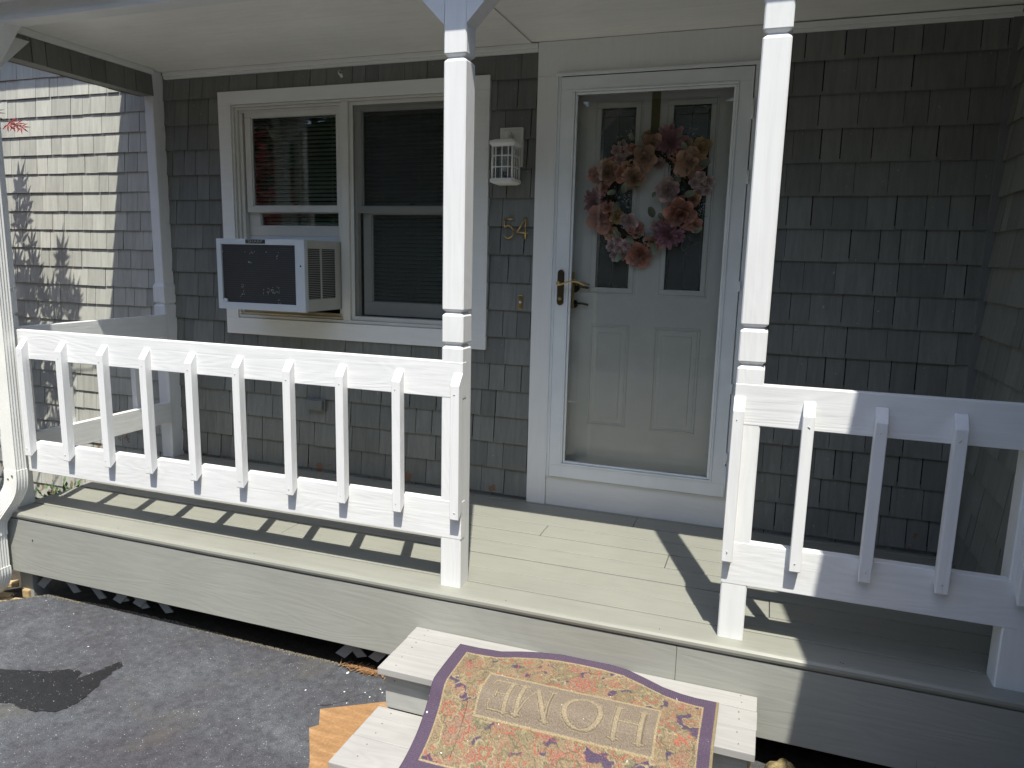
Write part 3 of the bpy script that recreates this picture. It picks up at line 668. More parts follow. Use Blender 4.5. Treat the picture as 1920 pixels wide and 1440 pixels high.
# ------------------------------------------------------------------ posts
PW = .089
def post_mesh(): 
    b = B(); c = .0045
    prof = [(0, 0), (.980, 0), (.983, .002), (.994, .012), (1.004, .002), (1.007, 0), (1.106, 0), (1.109, .002), (1.120, .012), (1.130, .002), (1.133, 0), (2.030, 0), (2.033, .002), (2.045, .013), (2.056, .002), (2.059, 0), (2.3415, 0)]
    rings = []
    for z, i in prof:
        a, d = i, PW-i
        rings.append([(a+c, a, z), (d-c, a, z), (d, a+c, z), (d, d-c, z), (d-c, d, z), (a+c, d, z), (a, d-c, z), (a, a+c, z)])
    b.loft(rings, smooth=False); return b
def brace(b, x, s, y0=.001, y1=.088):
    # 45 degree brace in the X direction starting at the post face x, going outwards s
    L = .178; w = .089*1.414
    pr_ = [(0, 2.157), (0, 2.157+w), (s*(2.3415-2.157-w), 2.3415), (s*(2.3415-2.157), 2.3415)]
    b.loft([[(x+u, y, z) for u, z in pr_] for y in (y0, y1)], smooth=False)
pt = []
def mk_post(x, y, label, braces=(), first=None):
    if first is None:
        o = thing('porch_post', (x, y, 0), label, 'post', 'white porch posts'); b = post_mesh()
        for v in b.bm.verts: v.co += Vector((x, y, 0))
        part('shaft', b, 'wZ', o)
    else:
        o = copy_tree(first, (x, y, 0)); o['label'] = label
    for kind in braces:
        b = B()
        if kind == 'L': brace(b, x, -1, y+.001, y+.088)
        if kind == 'R': brace(b, x+PW, 1, y+.001, y+.088)
        if kind == 'B':
            pr_ = [(0, 2.157), (0, 2.283), (.06, 2.3415), (.1845, 2.3415)]
            b.loft([[(xx, y+PW+u, z) for u, z in pr_] for xx in (x+.012, x+.088)], smooth=False)
        part('brace', b, 'wX', o)
    return o
pM = mk_post(0, 0, 'white porch post with braces in the middle, left of the steps', ())
pR = mk_post(1.101, 0, 'white porch post rising right of the steps in front of the door hinge side', ('L', 'R'), pM)
pL = mk_post(-2.485, 0, 'white corner post behind the downspout at the left end', ('R', 'B'), pM)
pRR = mk_post(1.966, 0, 'white post in shade against the wing wall at the right end', ('L',), pM)
pB = thing('porch_post', (-2.5, 1.052, 0), 'white post standing against the shingle wall at the back left of the porch', 'post', 'white porch posts')
b = B(); rg = []
for z, i in [(0, 0), (.984, 0), (.987, .002), (.996, .012), (1.006, .002), (1.009, 0), (1.105, 0), (1.128, .010), (2.3955, .010)]:
    x0_, x1_, y0_, y1_ = -2.5+i, -2.411-i, 1.052+i, 1.148
    rg.append([(x0_+.004, y0_, z), (x1_-.004, y0_, z), (x1_, y0_+.004, z), (x1_, y1_, z), (x0_, y1_, z), (x0_, y0_+.004, z)])
b.loft(rg, smooth=False); part('shaft', b, 'wZ', pB)
b = B(); brace(b, 0, -1); part('brace', b, 'wX', pM)
b = B(); brace(b, PW, 1); part('brace', b, 'wX', pM)

# ------------------------------------------------------------------ railings
def baluster_mesh(x):
    b = B(); y0, y1 = -.0385, -.0008; w = .037; c = .002
    # slanted top (high at the back) and undercut bottom
    def ring(x_, ): return None
    zt0, zt1, zb0, zb1 = .843, .884, .302, .268
    zt0 = .843; zb = .300
    pf = [(y1, zb+.028), (y0+c, zb+.001), (y0, zb+.004), (y0, zt0-.003), (y0+c, zt0+.001), (y1-.004, zt1), (y1, zt1+.0015)]
    b.loft([[(x+c, y, z) for y, z in pf]], caps=False)
    rings = [[(x+c, y+(.0015 if i in (1, 2, 3, 4) else 0), z) for i, (y, z) in enumerate(pf)], [(x, y+(.003 if 1 <= i <= 4 else 0), z-(.002 if i > 3 else 0)) for i, (y, z) in enumerate(pf)]]
    r0 = [(x, y+(.0022 if 1 <= i <= 4 else 0), z-(.002 if i > 3 else 0)) for i, (y, z) in enumerate(pf)]
    r1 = [(x+c, y, z) for y, z in pf]; r2 = [(x+w-c, y, z) for y, z in pf]
    r3 = [(x+w, y+(.0022 if 1 <= i <= 4 else 0), z-(.002 if i > 3 else 0)) for i, (y, z) in enumerate(pf)]
    b = B(); b.loft([r0, r1, r2, r3], smooth=False); return b
def rail(name, b, parent): return part(name, b, 'wX', parent)
def railing(x0, x1, bal, label):
    o = thing('railing', (x0, 0, .2), label, 'railing', 'white porch railings')
    b = B(); b.box(x0, x1, 0-.0012, .037, .787, .929, .0025); part('top_rail', b, 'wX', o)
    b = B(); b.box(x0, x1, 0-.0012, .037, .208, .366, .0025); part('bottom_rail', b, 'wX', o)
    return o
rl = railing(-2.488, .0905, None, 'long white railing with ten balusters left of the steps')
bm0 = baluster_mesh(-2.268); bal0 = part('baluster', bm0, 'wZ', rl, loc=(-2.268, 0, .3))
for i in range(1, 10):
    c = bal0.copy(); COL.objects.link(c); c.parent = rl; c.location = bal0.location + Vector((.2583*i+random.uniform(-.003, .003), 0, random.uniform(-.003, .003)))
    c.rotation_euler = (0, random.uniform(-.004, .004), 0)
rr = railing(1.100, 2.07, None, 'short white railing right of the steps, half in shade')
for x in (1.097, 1.320, 1.535, 1.759, 1.985):
    c = bal0.copy(); COL.objects.link(c); c.parent = rr; c.location = Vector((x, 0, .3))-wloc(rr); c.rotation_euler = (0, random.uniform(-.004, .004), 0)
rs = thing('railing', (-2.42, .6, .2), 'white side railing running back to the wall at the left end', 'railing', 'white porch railings')
b = B(); b.box(-2.438, -2.400, .090, 1.051, .790, .930, .0025); part('top_rail', b, 'wY', rs)
b = B(); b.box(-2.438, -2.400, .090, 1.051, .238, .368, .0025); part('bottom_rail', b, 'wY', rs)
for y in (.13, .36, .60, .82):
    b = B(); b.box(-2.4762, -2.4392, y, y+.037, .30, .86, .003); part('baluster', b, 'wZ', rs)

# nail dents on the railings
for o_, xs_ in ((rl, [-2.268+.2583*i for i in range(10)]), (rr, [1.097, 1.320, 1.535, 1.759])):
    b = B()
    for x in xs_:
        for z in (.81, .335): b.tube([(x+.018+random.uniform(-.006, .006), -.0387, z+random.uniform(-.01, .01))]*1+[(x+.018, -.0400, z)], .0017, 5)
    part('nail_heads', b, 'acside', o_)['kind'] = 'stuff'
# ------------------------------------------------------------------ deck
dk = thing('porch_deck', (-.2, .5, -.34), 'grey painted board porch deck with a deep fascia board', 'porch deck')
b = B(); xl, xr = -2.452, 2.086
ys = [.0785, .224, .376, .530, .682, .828, .976, 1.118]
jo = {1: (-.95, 1.28), 3: (.841,), 4: (.217,), 5: (-1.2,), 0: (-1.6,), 2: (-.1,), 6: (.62,)}
rnd = random.Random(2)
for i in range(7):
    xs_ = [xl+.02]+list(jo.get(i, ()))+[xr]
    for a, c in zip(xs_[:-1], xs_[1:]):
        dz = rnd.uniform(-.0012, .0012); b.box(a+.0012, c-.0012, ys[i]+.0038, ys[i+1]-.0038, -.028, dz, .0032)
b.box(xl+.02, xr, 1.120, YW, -.028, 0, .003)
part('floor_boards', b, 'deck', dk)
# slightly wavy nosing board
b = B(); pf = [(.0765, -.034), (-.055, -.034), (-.060, -.029), (-.0635, -.019), (-.0625, -.009), (-.056, -.0015), (-.046, .0006), (.073, .0006), (.0765, -.002)]
rings = []
for k in range(61):
    x = xl-.012+(xr-xl+.012)*k/60; wv = .0016*noise.noise(Vector((x*2.2, 0, 3))) ; wz = .0035*math.exp(-((x+.1)/.5)**2)
    rings.append([(x, y+(wv if y < 0 else 0), z+(wv*.6 if y < 0 else 0)) for y, z in pf])
b.loft(rings, smooth=False); part('nosing_board', b, 'deck', dk)
b = B(); b.box(xl, .9674, -.0545, -.010, -.327, -.0395, .002); b.box(.9685, xr, -.0545, -.010, -.327, -.0395, .002)
part('fascia_board', b, 'fascia', dk)
b = B(); b.box(xl+.001, xl+.035, -.001, YW, -.30, -.0345, .002); part('side_fascia', b, 'fascia', dk)
for x, y in ((-2.445, .002), (2.0, .3), (-.6, .9)):
    b = B(); b.box(x, x+.09, y, y+.09, -.62, -.0345, .003); part('support_post', b, 'fascia', dk)
for x in [-2.0+.45*i for i in range(9)]:
    b = B(); b.box(x, x+.04, .01, 1.14, -.2, -.03); part('joist', b, 'bare', dk)
b = B(); b.tube([(-2.25, -.0545, -.135), (-2.25, -.0555, -.142)], .003, 6); pass
for x, y in ((1.51, -.028), (1.518, -.03), (-2.17, -.03), (-1.7, -.028), (-.9, -.03), (.3, -.03), (.9, -.028)):
    b.tube([(x, y, .0009), (x, y, .0014)], .0024, 6)
o_ = part('nail_heads', b, 'black', dk); o_['kind'] = 'stuff'

# lattice under the deck
def lattice(xa, xb, label, lows):
    b = B(); i = 0; y = .020
    for x, s in lows:
        if 1:
            zl = -.425+random.uniform(-.012, .010); yy = y if s > 0 else y+.009
            h = -.25-zl; ww = .024
            x_b = x; x_t = x+s*h*1.0
            v = [(x_b-ww, yy, zl+.008*s), (x_b+ww, yy, zl-.008*s), (x_t+ww, yy, -.25), (x_t-ww, yy, -.25)]
            b.loft([v, [(p[0], p[1]+.006, p[2]) for p in v]], smooth=False)
            x += .055
    return one('lattice_panel', b, 'slat', label, 'lattice', ((xa+xb)/2, y, -.4), 'lattice scraps under the deck')
lattice(-2.3, -1.4, 'grey diagonal lattice scraps under the deck at the left end', [(-2.325, 1), (-2.077, -1), (-1.902, -1), (-1.80, 1), (-1.75, -1), (-1.67, 1), (-1.62, -1), (-1.47, -1)])
lattice(-.6, -.3, 'grey diagonal lattice scrap under the deck beside the steps', [(-.497, 1), (-.39, -1), (-.33, 1), (-.20, -1)])

# ------------------------------------------------------------------ steps
st = thing('steps', (.6, -.35, GZ), 'pale grey wooden steps with two treads leading up to the deck', 'steps')
def boards(b, x0, x1, ylist, z0, z1, bev=.003):
    for a, c in zip(ylist[:-1], ylist[1:]): b.box(x0+random.uniform(-.0015, .0015), x1+random.uniform(-.0015, .0015), c+.0006, a-.0006, z0, z1+random.uniform(-.0005, .0005), bev)
b = B(); boards(b, -.076, 1.256, [-.0555, -.145, -.252, -.382], -.200, -.172); part('tread', b, 'tread', st)
b = B(); boards(b, -.094, 1.24, [-.342, -.405, -.523, -.680], -.383, -.355); part('tread', b, 'tread', st)
b = B(); b.box(-.064, 1.235, -.3400, -.325, -.3545, -.2005, .001); part('riser', b, 'riser', st)
b = B(); b.box(-.080, 1.22, -.655, -.640, GZ-.0, -.3835, .001); part('riser', b, 'riser', st)
for x in (-.0635, .58, 1.165):
    b = B(); b.faces([(x, -.050, GZ-.06), (x, -.050, -.2005), (x, -.324, -.2005), (x, -.324, -.3835), (x, -.639, -.3835), (x, -.639, GZ-.06), (x+.038, -.050, GZ-.06), (x+.038, -.050, -.2005), (x+.038, -.324, -.2005), (x+.038, -.324, -.3835), (x+.038, -.639, -.3835), (x+.038, -.639, GZ-.06)],
            [(0, 1, 2, 3, 4, 5), (11, 10, 9, 8, 7, 6)]+[(i, (i+1) % 6, (i+1) % 6+6, i+6) for i in range(6)])
    part('stringer', b, 'riser', st)
b = B(); b.box(1.205, 1.245, -.324, -.28, GZ-.06, -.2015, .002); part('support_post', b, 'bare', st)
b = B()
for x in (-.02, 1.20):
    for y in (-.07, -.11, -.17, -.21, -.285, -.345): b.tube([(x+.008*math.sin(y*90), y, -.1722), (x+.008*math.sin(y*90), y, -.1712)], .0024, 6)
for y in (-.37, -.435, -.49, -.555, -.62): b.tube([(-.02+.006*math.sin(y*90), y, -.3552), (-.02+.006*math.sin(y*90), y, -.3542)], .0024, 6)
b.tube([(-.025, -.3405, -.24), (-.025, -.3412, -.24)], .0024, 6)
part('screws', b, 'badge', st)['kind'] = 'stuff'

# ------------------------------------------------------------------ doormat
def smooth(a): a = max(0, min(1, a)); return a*a*(3-2*a)
TOP = [(.150, -.128), (.235, -.128), (.318, -.120), (.39, -.092), (.462, -.070), (.545, -.055), (.628, -.050), (.71, -.052), (.794, -.064), (.865, -.096), (.937, -.131), (1.0, -.148), (1.053, -.154), (1.132, -.153)]
def vtop(u):
    for (a, va), (c, vc) in zip(TOP[:-1], TOP[1:]):
        if u <= c: t = (u-a)/(c-a); return va+(vc-va)*t
    return TOP[-1][1]
DP = cat_rom([(0, 0, -.164), (0, -.20, -.164), (0, -.33, -.164), (0, -.372, -.165), (0, -.402, -.182), (0, -.436, -.226), (0, -.50, -.279), (0, -.56, -.312), (0, -.63, -.336), (0, -.72, -.3455), (0, -.80, -.346)], 10)
AL = [0]
for p, q in zip(DP[:-1], DP[1:]): AL.append(AL[-1]+(q-p).length)
def drape(v):
    s = -v
    for i in range(len(AL)-1):
        if s <= AL[i+1]:
            t = (s-AL[i])/(AL[i+1]-AL[i]); p = DP[i].lerp(DP[i+1], t); d = (DP[i+1]-DP[i]).normalized(); return p, Vector((0, d.z, -d.y))
    return DP[-1], Vector((0, 0, 1))
VB = -.700; UL, UR = .152, 1.131
rnd = random.Random(12)
motifs = []
for k in range(900):
    mu, mv = rnd.uniform(UL+.03, UR-.03), rnd.uniform(VB+.03, -.08); rad = rnd.choice((rnd.uniform(.014, .026), rnd.uniform(.028, .050)))
    if any((mu-a)**2+(mv-c)**2 < ((rad+r)*.60)**2 for a, c, r, *_ in motifs): continue
    motifs.append((mu, mv, rad, rnd.randint(5, 9), rnd.uniform(0, 6.28), rnd.choice('ooooottttgrp'), rnd.uniform(.0, .5), rnd.random() < .35))
CELL = {}
for mo in motifs:
    for i in range(int((mo[0]-.08)/.05), int((mo[0]+.08)/.05)+1):
        for j in range(int((mo[1]-.08)/.05)-1, int((mo[1]+.08)/.05)+1): CELL.setdefault((i, j), []).append(mo)
LC = {'t': (.285, .215, .135), 'o': (.245, .20, .125), 'r': (.29, .19, .135), 'p': (.31, .215, .145), 'g': (.205, .185, .12)}
PURP = (.105, .075, .115); TAN = (.36, .285, .175)
# upside-down HOME: strokes in panel coordinates (s to the viewer's left = reading direction, t upwards for the reader)
def letters():
    S = []; T_ = .013; t_ = .0055; hh = .128
    def seg(x0, y0, x1, y1, w): S.append(('s', x0, y0, x1, y1, w))
    def serif(x, y, w=.026): seg(x-w/2, y, x+w/2, y, .0035)
    # H
    x = .045
    for q in (x, x+.083): seg(q, 0, q, hh, .0085); serif(q, .001, .036); serif(q, hh-.001, .036)
    seg(x, hh*.52, x+.083, hh*.52, .0042)
    S.append(('o', .243, hh/2, .066, .067, .0085))
    x = .362
    seg(x, 0, x, hh, .0035); serif(x, .001, .03); seg(x, hh, x+.052, .008, .0085); seg(x+.052, .008, x+.102, hh, .0035); seg(x+.104, 0, x+.104, hh, .0085); serif(x+.104, .001, .036); serif(x+.104, hh-.001, .03); serif(x, hh-.001, .03)
    x = .510
    seg(x, 0, x, hh, .0085); seg(x-.015, .001, x+.062, .001, .0035); seg(x-.015, hh-.001, x+.058, hh-.001, .0035); seg(x, hh*.52, x+.040, hh*.52, .0035); seg(x+.062, 0, x+.068, .028, .0035); seg(x+.058, hh, x+.060, hh-.024, .0035); seg(x+.040, hh*.62, x+.040, hh*.42, .0035)
    return S
LS = letters()
PU0, PU1, PV0, PV1 = .340, .944, -.280, -.462
def ldist(s, t):
    d = 1
    for q in LS:
        if q[0] == 's':
            _, x0, y0, x1, y1, w = q; dx, dy = x1-x0, y1-y0; L2 = dx*dx+dy*dy or 1e-9; k = max(0, min(1, ((s-x0)*dx+(t-y0)*dy)/L2))
            d = min(d, math.hypot(s-x0-dx*k, t-y0-dy*k)-w)
        else:
            _, cx, cy, rx, ry, w = q; a = math.atan2((t-cy)/ry, (s-cx)/rx); rr_ = math.hypot((s-cx)/rx, (t-cy)/ry); ww = .0036+.0062*abs(math.cos(a))
            d = min(d, abs(rr_-1+.07)*rx-ww)
    return d
def matcol(u, v, vt):
    eb = min(u-UL, UR-u, vt-v, v-VB)
    n1 = noise.noise(Vector((u*260, v*260, 0))); n2 = noise.noise(Vector((u*700, v*700, 3)))
    h = .0
    if UR-u < .010: return (.27*(1+.3*n1), .22*(1+.3*n1), .13), 0
    if eb < .004: c = tuple(x*.9 for x in PURP)
    elif eb < .047:
        c = PURP; rib = math.sin((u if min(vt-v, v-VB) < min(u-UL, UR-u) else v)*1500) ; h = .0004*rib; k = 1+.18*rib+.25*n1; c = (c[0]*k, c[1]*k*1.02, c[2]*k)
        return c, h
    elif eb < .054: c = TAN; h = .001
    else:
        pd = max(PU0-u, u-PU1, v-PV0, PV1-v)
        if pd < 0:
            c = (.235, .19, .145); s = (PU1-.0) - u; t = PV0 - .028 - v   # reader stands at the door: baseline towards the house
            t = t
            d = ldist(s, t)
            if d < -.0008: c = (.325, .265, .18); h = .0022
            elif d < .0022: c = (.165, .132, .095); h = -.0012
            elif d < .0045: c = (.30, .245, .175); h = .0006
            else: h = 0
        elif pd < .008: c = (.36, .29, .175); h = .001
        else:
            pn = noise.noise(Vector((u*19, v*19, 40))); c = PURP if pn > .10 else (.27, .205, .13); iso = (noise.noise(Vector((u*30, v*30, 50)))*5) % 1
            if c is not PURP and iso < .16: c = (.20, .165, .105) if noise.noise(Vector((u*9, v*9, 3))) > -.1 else (.33, .14, .10)
            elif c is not PURP and .45 < iso < .55: c = (.34, .275, .175)
            uw = u+.006*noise.noise(Vector((u*24, v*24, 7))); vw = v+.006*noise.noise(Vector((u*24, v*24, 11)))
            for mo in CELL.get((int(uw/.05), int(vw/.05) if vw >= 0 else int(vw/.05)-1), ()):
                mu, mv, rad, kk, ph, cc, tw, ring = mo
                dx, dy = uw-mu, vw-mv; r = math.hypot(dx, dy)
                if r > rad*1.5: continue
                a = math.atan2(dy, dx)+ph+r/rad*tw
                Rm = rad*(.80+.34*abs(math.cos(kk*a/2))**.8)*(1+.22*math.cos(a-tw*9))
                if r < Rm:
                    q = r/Rm
                    if q > .88: c = (.32, .125, .09) if cc in 'rp' else ((.34, .275, .17) if mo[7] else (.17, .14, .09))
                    elif q > .80 and cc in 'rp': c = LC['p']
                    elif ring and .45 < q < .56: c = (.36, .09, .07)
                    elif q < .22: c = (.34, .15, .10) if cc not in 'og' else (.30, .25, .15)
                    elif abs(math.sin(kk*a/2)) < .16 or (q*4.2) % 1 < .14: c = tuple(x*.66 for x in LC[cc])
                    else: c = LC[cc]
                    h = .0008*(1-q); break
            # thin paisley curls
            w = noise.noise(Vector((u*17, v*17, 21)))
            if abs(w) < .022: c = (.37, .12, .085) if noise.noise(Vector((u*5, v*5, 2))) > 0 else (.34, .28, .17)
    k = 1+.42*n1+.34*n2
    return tuple(max(.01, x*k) for x in c), h
NU, NV = 380, 230
b = B(); grid = []; cols = []
for j in range(NV+1):
    row = []
    for i in range(NU+1):
        u = UL+(UR-UL)*i/NU; vt = vtop(u); v = vt+(VB-vt)*j/NV
        c, h = matcol(u, v, vt); p, nn = drape(v)
        edge_ = .003*noise.noise(Vector((u*3, v*3, 1))) if v < -.41 else .0008*noise.noise(Vector((u*5, v*5, 1)))
        q = Vector((u + (.004*math.sin(v*9) if u < .3 else 0), p.y, p.z)) + nn*(h+edge_)
        row.append(b.bm.verts.new(q)); cols.append(c)
    grid.append(row)
idx = {}
for j, row in enumerate(grid):
    for i, vv in enumerate(row): idx[vv] = cols[j*(NU+1)+i]
for j in range(NV):
    for i in range(NU):
        f = b.bm.faces.new((grid[j][i], grid[j+1][i], grid[j+1][i+1], grid[j][i+1])); f.smooth = True
        for lp in f.loops: lp[b.tone] = (*idx[lp.vert], 1)
# rubber edge / underside
per = [grid[0][i] for i in range(NU+1)]+[grid[j][NU] for j in range(1, NV+1)]+[grid[NV][i] for i in range(NU-1, -1, -1)]+[grid[j][0] for j in range(NV-1, 0, -1)]
low = [b.bm.verts.new(p.co+Vector((0, 0, -.007))) for p in per]
for k in range(len(per)):
    f = b.bm.faces.new((per[k], per[(k+1) % len(per)], low[(k+1) % len(per)], low[k]))
    for lp in f.loops: lp[b.tone] = (.08, .06, .08, 1)
t = NT('woven_mat'); t.pbsdf((.3, .2, .1), .95, Specular_IOR_Level=.1); at = t.n('ShaderNodeAttribute', attribute_name='tone')
co = t.coord((1, 1, 1), False); fz = t.noise(co, 420, 3, .7)
fl = t.ramp(t.noise(co, 75, 1, .5), [(.79, (0, 0, 0)), (.81, (1, 1, 1))])
cc = t.mix(1, at.outputs[0], t.ramp(fz, [(.3, (.52, .52, .52)), (.7, (1.06, 1.06, 1.06))]), 'MULTIPLY'); cc = t.mix(fl, cc, (.75, .73, .75)); t.l(cc, t.b.inputs['Base Color']); t.bump(fz, .6, .002); M['mat'] = t.m
one('doormat', b, 'mat', 'purple bordered paisley doormat reading HOME, draped over the steps', 'doormat', (.64, -.4, -.17))

# cardboard on the driveway
def board(poly, z, th, label, fold=0):
    b = B(); b.prism(poly, z, z+th)
    return one('cardboard_sheet', b, 'card', label, 'cardboard', (poly[0][0], poly[0][1], z), 'cardboard sheets on the driveway')
board([(-.372, -.319), (-.15, -.178), (.10, -.25), (.10, -.62), (-.16, -.66)], GZ+.0045, .004, 'upper tan cardboard sheet, nearer the deck, beside the steps')
board([(-.338, -.440), (-.311, -.409), (-.10, -.30), (.10, -.40), (.10, -.86), (-.10, -.86), (-.220, -.606)], GZ+.010, .004, 'lower tan cardboard sheet lying over the other at the photo\'s bottom edge')

# ------------------------------------------------------------------ downspout
ds = thing('downspout', (-2.33, -.05, GZ), 'white ribbed downspout with elbows at the left corner of the porch', 'downspout')
def ribbed(w, d, amp=.004):
    pts = []
    n = 7
    for k in range(n*2+1): pts.append((-w/2+w*k/(2*n), -d/2+(amp if k % 2 else 0)))
    for k in range(1, 9): pts.append((w/2-(amp*.6 if k % 2 else 0), -d/2+d*k/8))
    for k in range(1, 9): pts.append((w/2-w*k/8, d/2))
    for k in range(1, 8): pts.append((-w/2+(amp*.6 if k % 2 else 0), d/2-d*k/8))
    return pts
sec = ribbed(.083, .056)
def sweep(b, path, sec=sec):
    path = [Vector(p) for p in path]; rings = []
    for i, p in enumerate(path):
        d = (path[min(i+1, len(path)-1)]-path[max(i-1, 0)]).normalized()
        ydir = Vector((0, 1, 0)); xdir = ydir.cross(d).normalized()*(1); ydir = d.cross(xdir)
        if xdir.x < 0: xdir = -xdir
        if ydir.y < 0: ydir = -ydir
        rings.append([p+xdir*u+ydir*v for u, v in sec])
    b.loft(rings, smooth=False)
b = B(); sweep(b, [(-2.333, -.048, 2.40), (-2.333, -.048, .20)]); sweep(b, [(-2.333, -.075, 2.46), (-2.333, -.070, 2.42), (-2.333, -.048, 2.35)]); part('pipe', b, 'gutter', ds)
b = B(); el_ = cat_rom([(-2.333, -.048, .225), (-2.333, -.050, .17), (-2.345, -.058, .11), (-2.39, -.085, .03), (-2.43, -.10, -.03), (-2.442, -.102, -.08), (-2.443, -.102, -.12)], 5); sweep(b, el_, ribbed(.088, .060)); part('elbow', b, 'gutter', ds)
b = B(); sweep(b, [(-2.443, -.102, -.10), (-2.443, -.102, -.31)], ribbed(.081, .054)); part('pipe', b, 'gutter', ds)
b = B(); sweep(b, cat_rom([(-2.443, -.102, -.29), (-2.446, -.102, -.335), (-2.47, -.105, -.39), (-2.53, -.11, -.43), (-2.60, -.115, -.45)], 5), ribbed(.088, .060)); part('elbow', b, 'gutter', ds)
b = B(); b.tube([(-2.32, -.078, .20), (-2.32, -.082, .20)], .004, 6); b.tube([(-2.35, -.078, .18), (-2.35, -.082, .18)], .004, 6); part('rivets', b, 'badge', ds)['kind'] = 'stuff'

# ------------------------------------------------------------------ scraps, rock, plants
b = B(); rnd = random.Random(4)
for (x, y, z, l, w_, a, tl) in ((-2.55, -.09, -.475, .20, .05, .5, .15), (-2.50, -.16, -.49, .22, .045, .35, -.1), (-2.60, -.02, -.46, .2, .05, .9, .1), (-2.44, -.06, -.498, .12, .03, .2, .0)):
    mm = Matrix.Translation((x, y, z)) @ Matrix.Rotation(a, 4, 'Z') @ Matrix.Rotation(tl, 4, 'Y'); b.box(-l/2, l/2, -w_/2, w_/2, -.012, .012, .004, M4=mm)
one('wood_scrap', b, 'bare', 'pile of short weathered wood scraps at the foot of the downspout', 'wood scraps', (-2.52, -.1, GZ))
b = B(); b.box(-2.42, -2.375, -.015, .02, -.50, -.452, .006); one('wood_block', b, 'bare', 'pale wood block wedged under the deck corner', 'wood block', (-2.4, 0, -.5))
b = B()
c0 = Vector((1.355, -.055, -.475))
rings = []
for i in range(1, 16):
    th = math.pi*i/16; rg = []
    for k in range(22):
        a = 2*math.pi*k/22; d = Vector((math.sin(th)*math.cos(a), math.sin(th)*math.sin(a), -math.cos(th)))
        q = 1+.22*noise.noise(d*1.7+Vector((3, 0, 0)))+.09*noise.noise(d*6)
        rg.append(c0+Vector((d.x*.062*q, d.y*.06*q, d.z*.072*q)))
    rings.append(rg)
b.loft(rings); one('rock', b, 'rock', 'yellowish mossy rock in the gap under the deck right of the steps', 'rock', c0)
b = B()
for i in range(160):
    x = random.gauss(-.345, .05); y = -.004+random.gauss(0, .010); a = random.uniform(0, 3.14); l = random.uniform(.008, .028)
    mm = Matrix.Translation((x, y, GZ+.003+random.random()*.010)) @ Matrix.Rotation(a, 4, 'Z') @ Matrix.Rotation(random.uniform(-.4, .4), 4, 'X'); b.box(-l, l, -.0022, .0022, -.0008, .0008, M4=mm)
part('leaf_litter', b, 'litter', None, (0, 0, 0))['kind'] = 'stuff'
b = B()
for i in range(90):
    x = random.uniform(1.74, 2.02); y = -.10+random.uniform(-.04, .04); h = random.uniform(.10, .27); ln = random.gauss(0, .05)
    p = [Vector((x+ln*t*t, y-.02*t, GZ-.05+h*t)) for t in (0, .4, .75, 1)]
    b.faces([p[0]+Vector((-.002, 0, 0)), p[0]+Vector((.002, 0, 0)), p[1]+Vector((.0017, 0, 0)), p[1]-Vector((.0017, 0, 0)), p[2]+Vector((.0012, 0, 0)), p[2]-Vector((.0012, 0, 0)), p[3]], [(0, 1, 2, 3), (3, 2, 4, 5), (5, 4, 6)], tone=random.uniform(.5, 1.2))
one('grass_tuft', b, 'dkgreen', 'thin grass blades standing before the shaded fascia at the right', 'grass tuft', (1.9, -.1, GZ))

def leaf(b, p, d, nrm, l, w, tone, bend=.15):
    d = d.normalized(); s = d.cross(nrm).normalized(); n_ = s.cross(d)
    a0 = p; a1 = p+d*l*.45+n_*l*bend*.4; a2 = p+d*l-n_*l*bend*.3
    b.faces([a0, a1+s*w*.5, a2, a1-s*w*.5, a1-n_*w*.12], [(0, 4, 1), (0, 3, 4), (4, 2, 1), (3, 2, 4)], tone=tone)
def maple_leaf(b, p, up, nrm, size, tone, lobes=7, wd=.17):
    up = up.normalized(); s = up.cross(nrm).normalized(); n_ = s.cross(up).normalized()
    for k in range(lobes):
        a = (k-(lobes-1)/2)*R(38 if lobes == 7 else 42); L_ = size*(1-.10*abs(k-(lobes-1)/2)); d = up*math.cos(a)+s*math.sin(a); t_ = d.cross(n_).normalized()
        w = size*wd; c1 = p+d*L_*.42
        b.faces([p, c1+t_*w*.5+n_*size*.02, p+d*L_-n_*size*.08, c1-t_*w*.5+n_*size*.02], [(0, 1, 2, 3)], tone=tone)
# japanese maple left of the porch, mostly outside the frame
mp = thing('japanese_maple', (-4.1, -.5, GZ-.1), 'red leaved japanese maple whose twig tip enters at the left edge', 'tree')
b = B(); base = Vector((-4.1, -.5, GZ-.1)); ends = []
b.tube(cat_rom([base, base+Vector((.04, .05, .5)), base+Vector((-.05, .0, 1.0)), base+Vector((.05, .05, 1.5))], 4), [.075-.0025*i for i in range(13)], 9)
part('trunk', b, 'bark', mp)
lf = B(); br = B(); rnd = random.Random(31)
def shadow(p): t_ = (YW-.01-p.y); return (p.x-.385*t_, p.z-2.2*t_)
cnt = 0
for i in range(5200):
    v = Vector((rnd.gauss(0, 1), rnd.gauss(0, 1), rnd.gauss(0, 1))).normalized()*(rnd.random()**.4)
    p = Vector((-4.25, -.75, 1.55))+Vector((v.x*1.15, v.y*1.35, v.z*1.35))
    if noise.noise(p*2.1) < -.12: continue
    u_, w_ = px(p)
    if -60 < u_ < 1990 and -120 < w_ < 1560: continue
    sx_, sz_ = shadow(p)
    if -3.85 < sx_ < -2.5 and -.6 < sz_ < 2.6 and p.y < YW: continue
    if p.x > -2.95 or p.y > .9: continue
    maple_leaf(lf, p, Vector((rnd.gauss(0, .5), rnd.gauss(0, .5), -.4+rnd.gauss(0, .5))), Vector((rnd.gauss(0, .4), rnd.gauss(0, .4), 1)), rnd.uniform(.05, .085), rnd.uniform(.55, 1.7), 5); cnt += 1
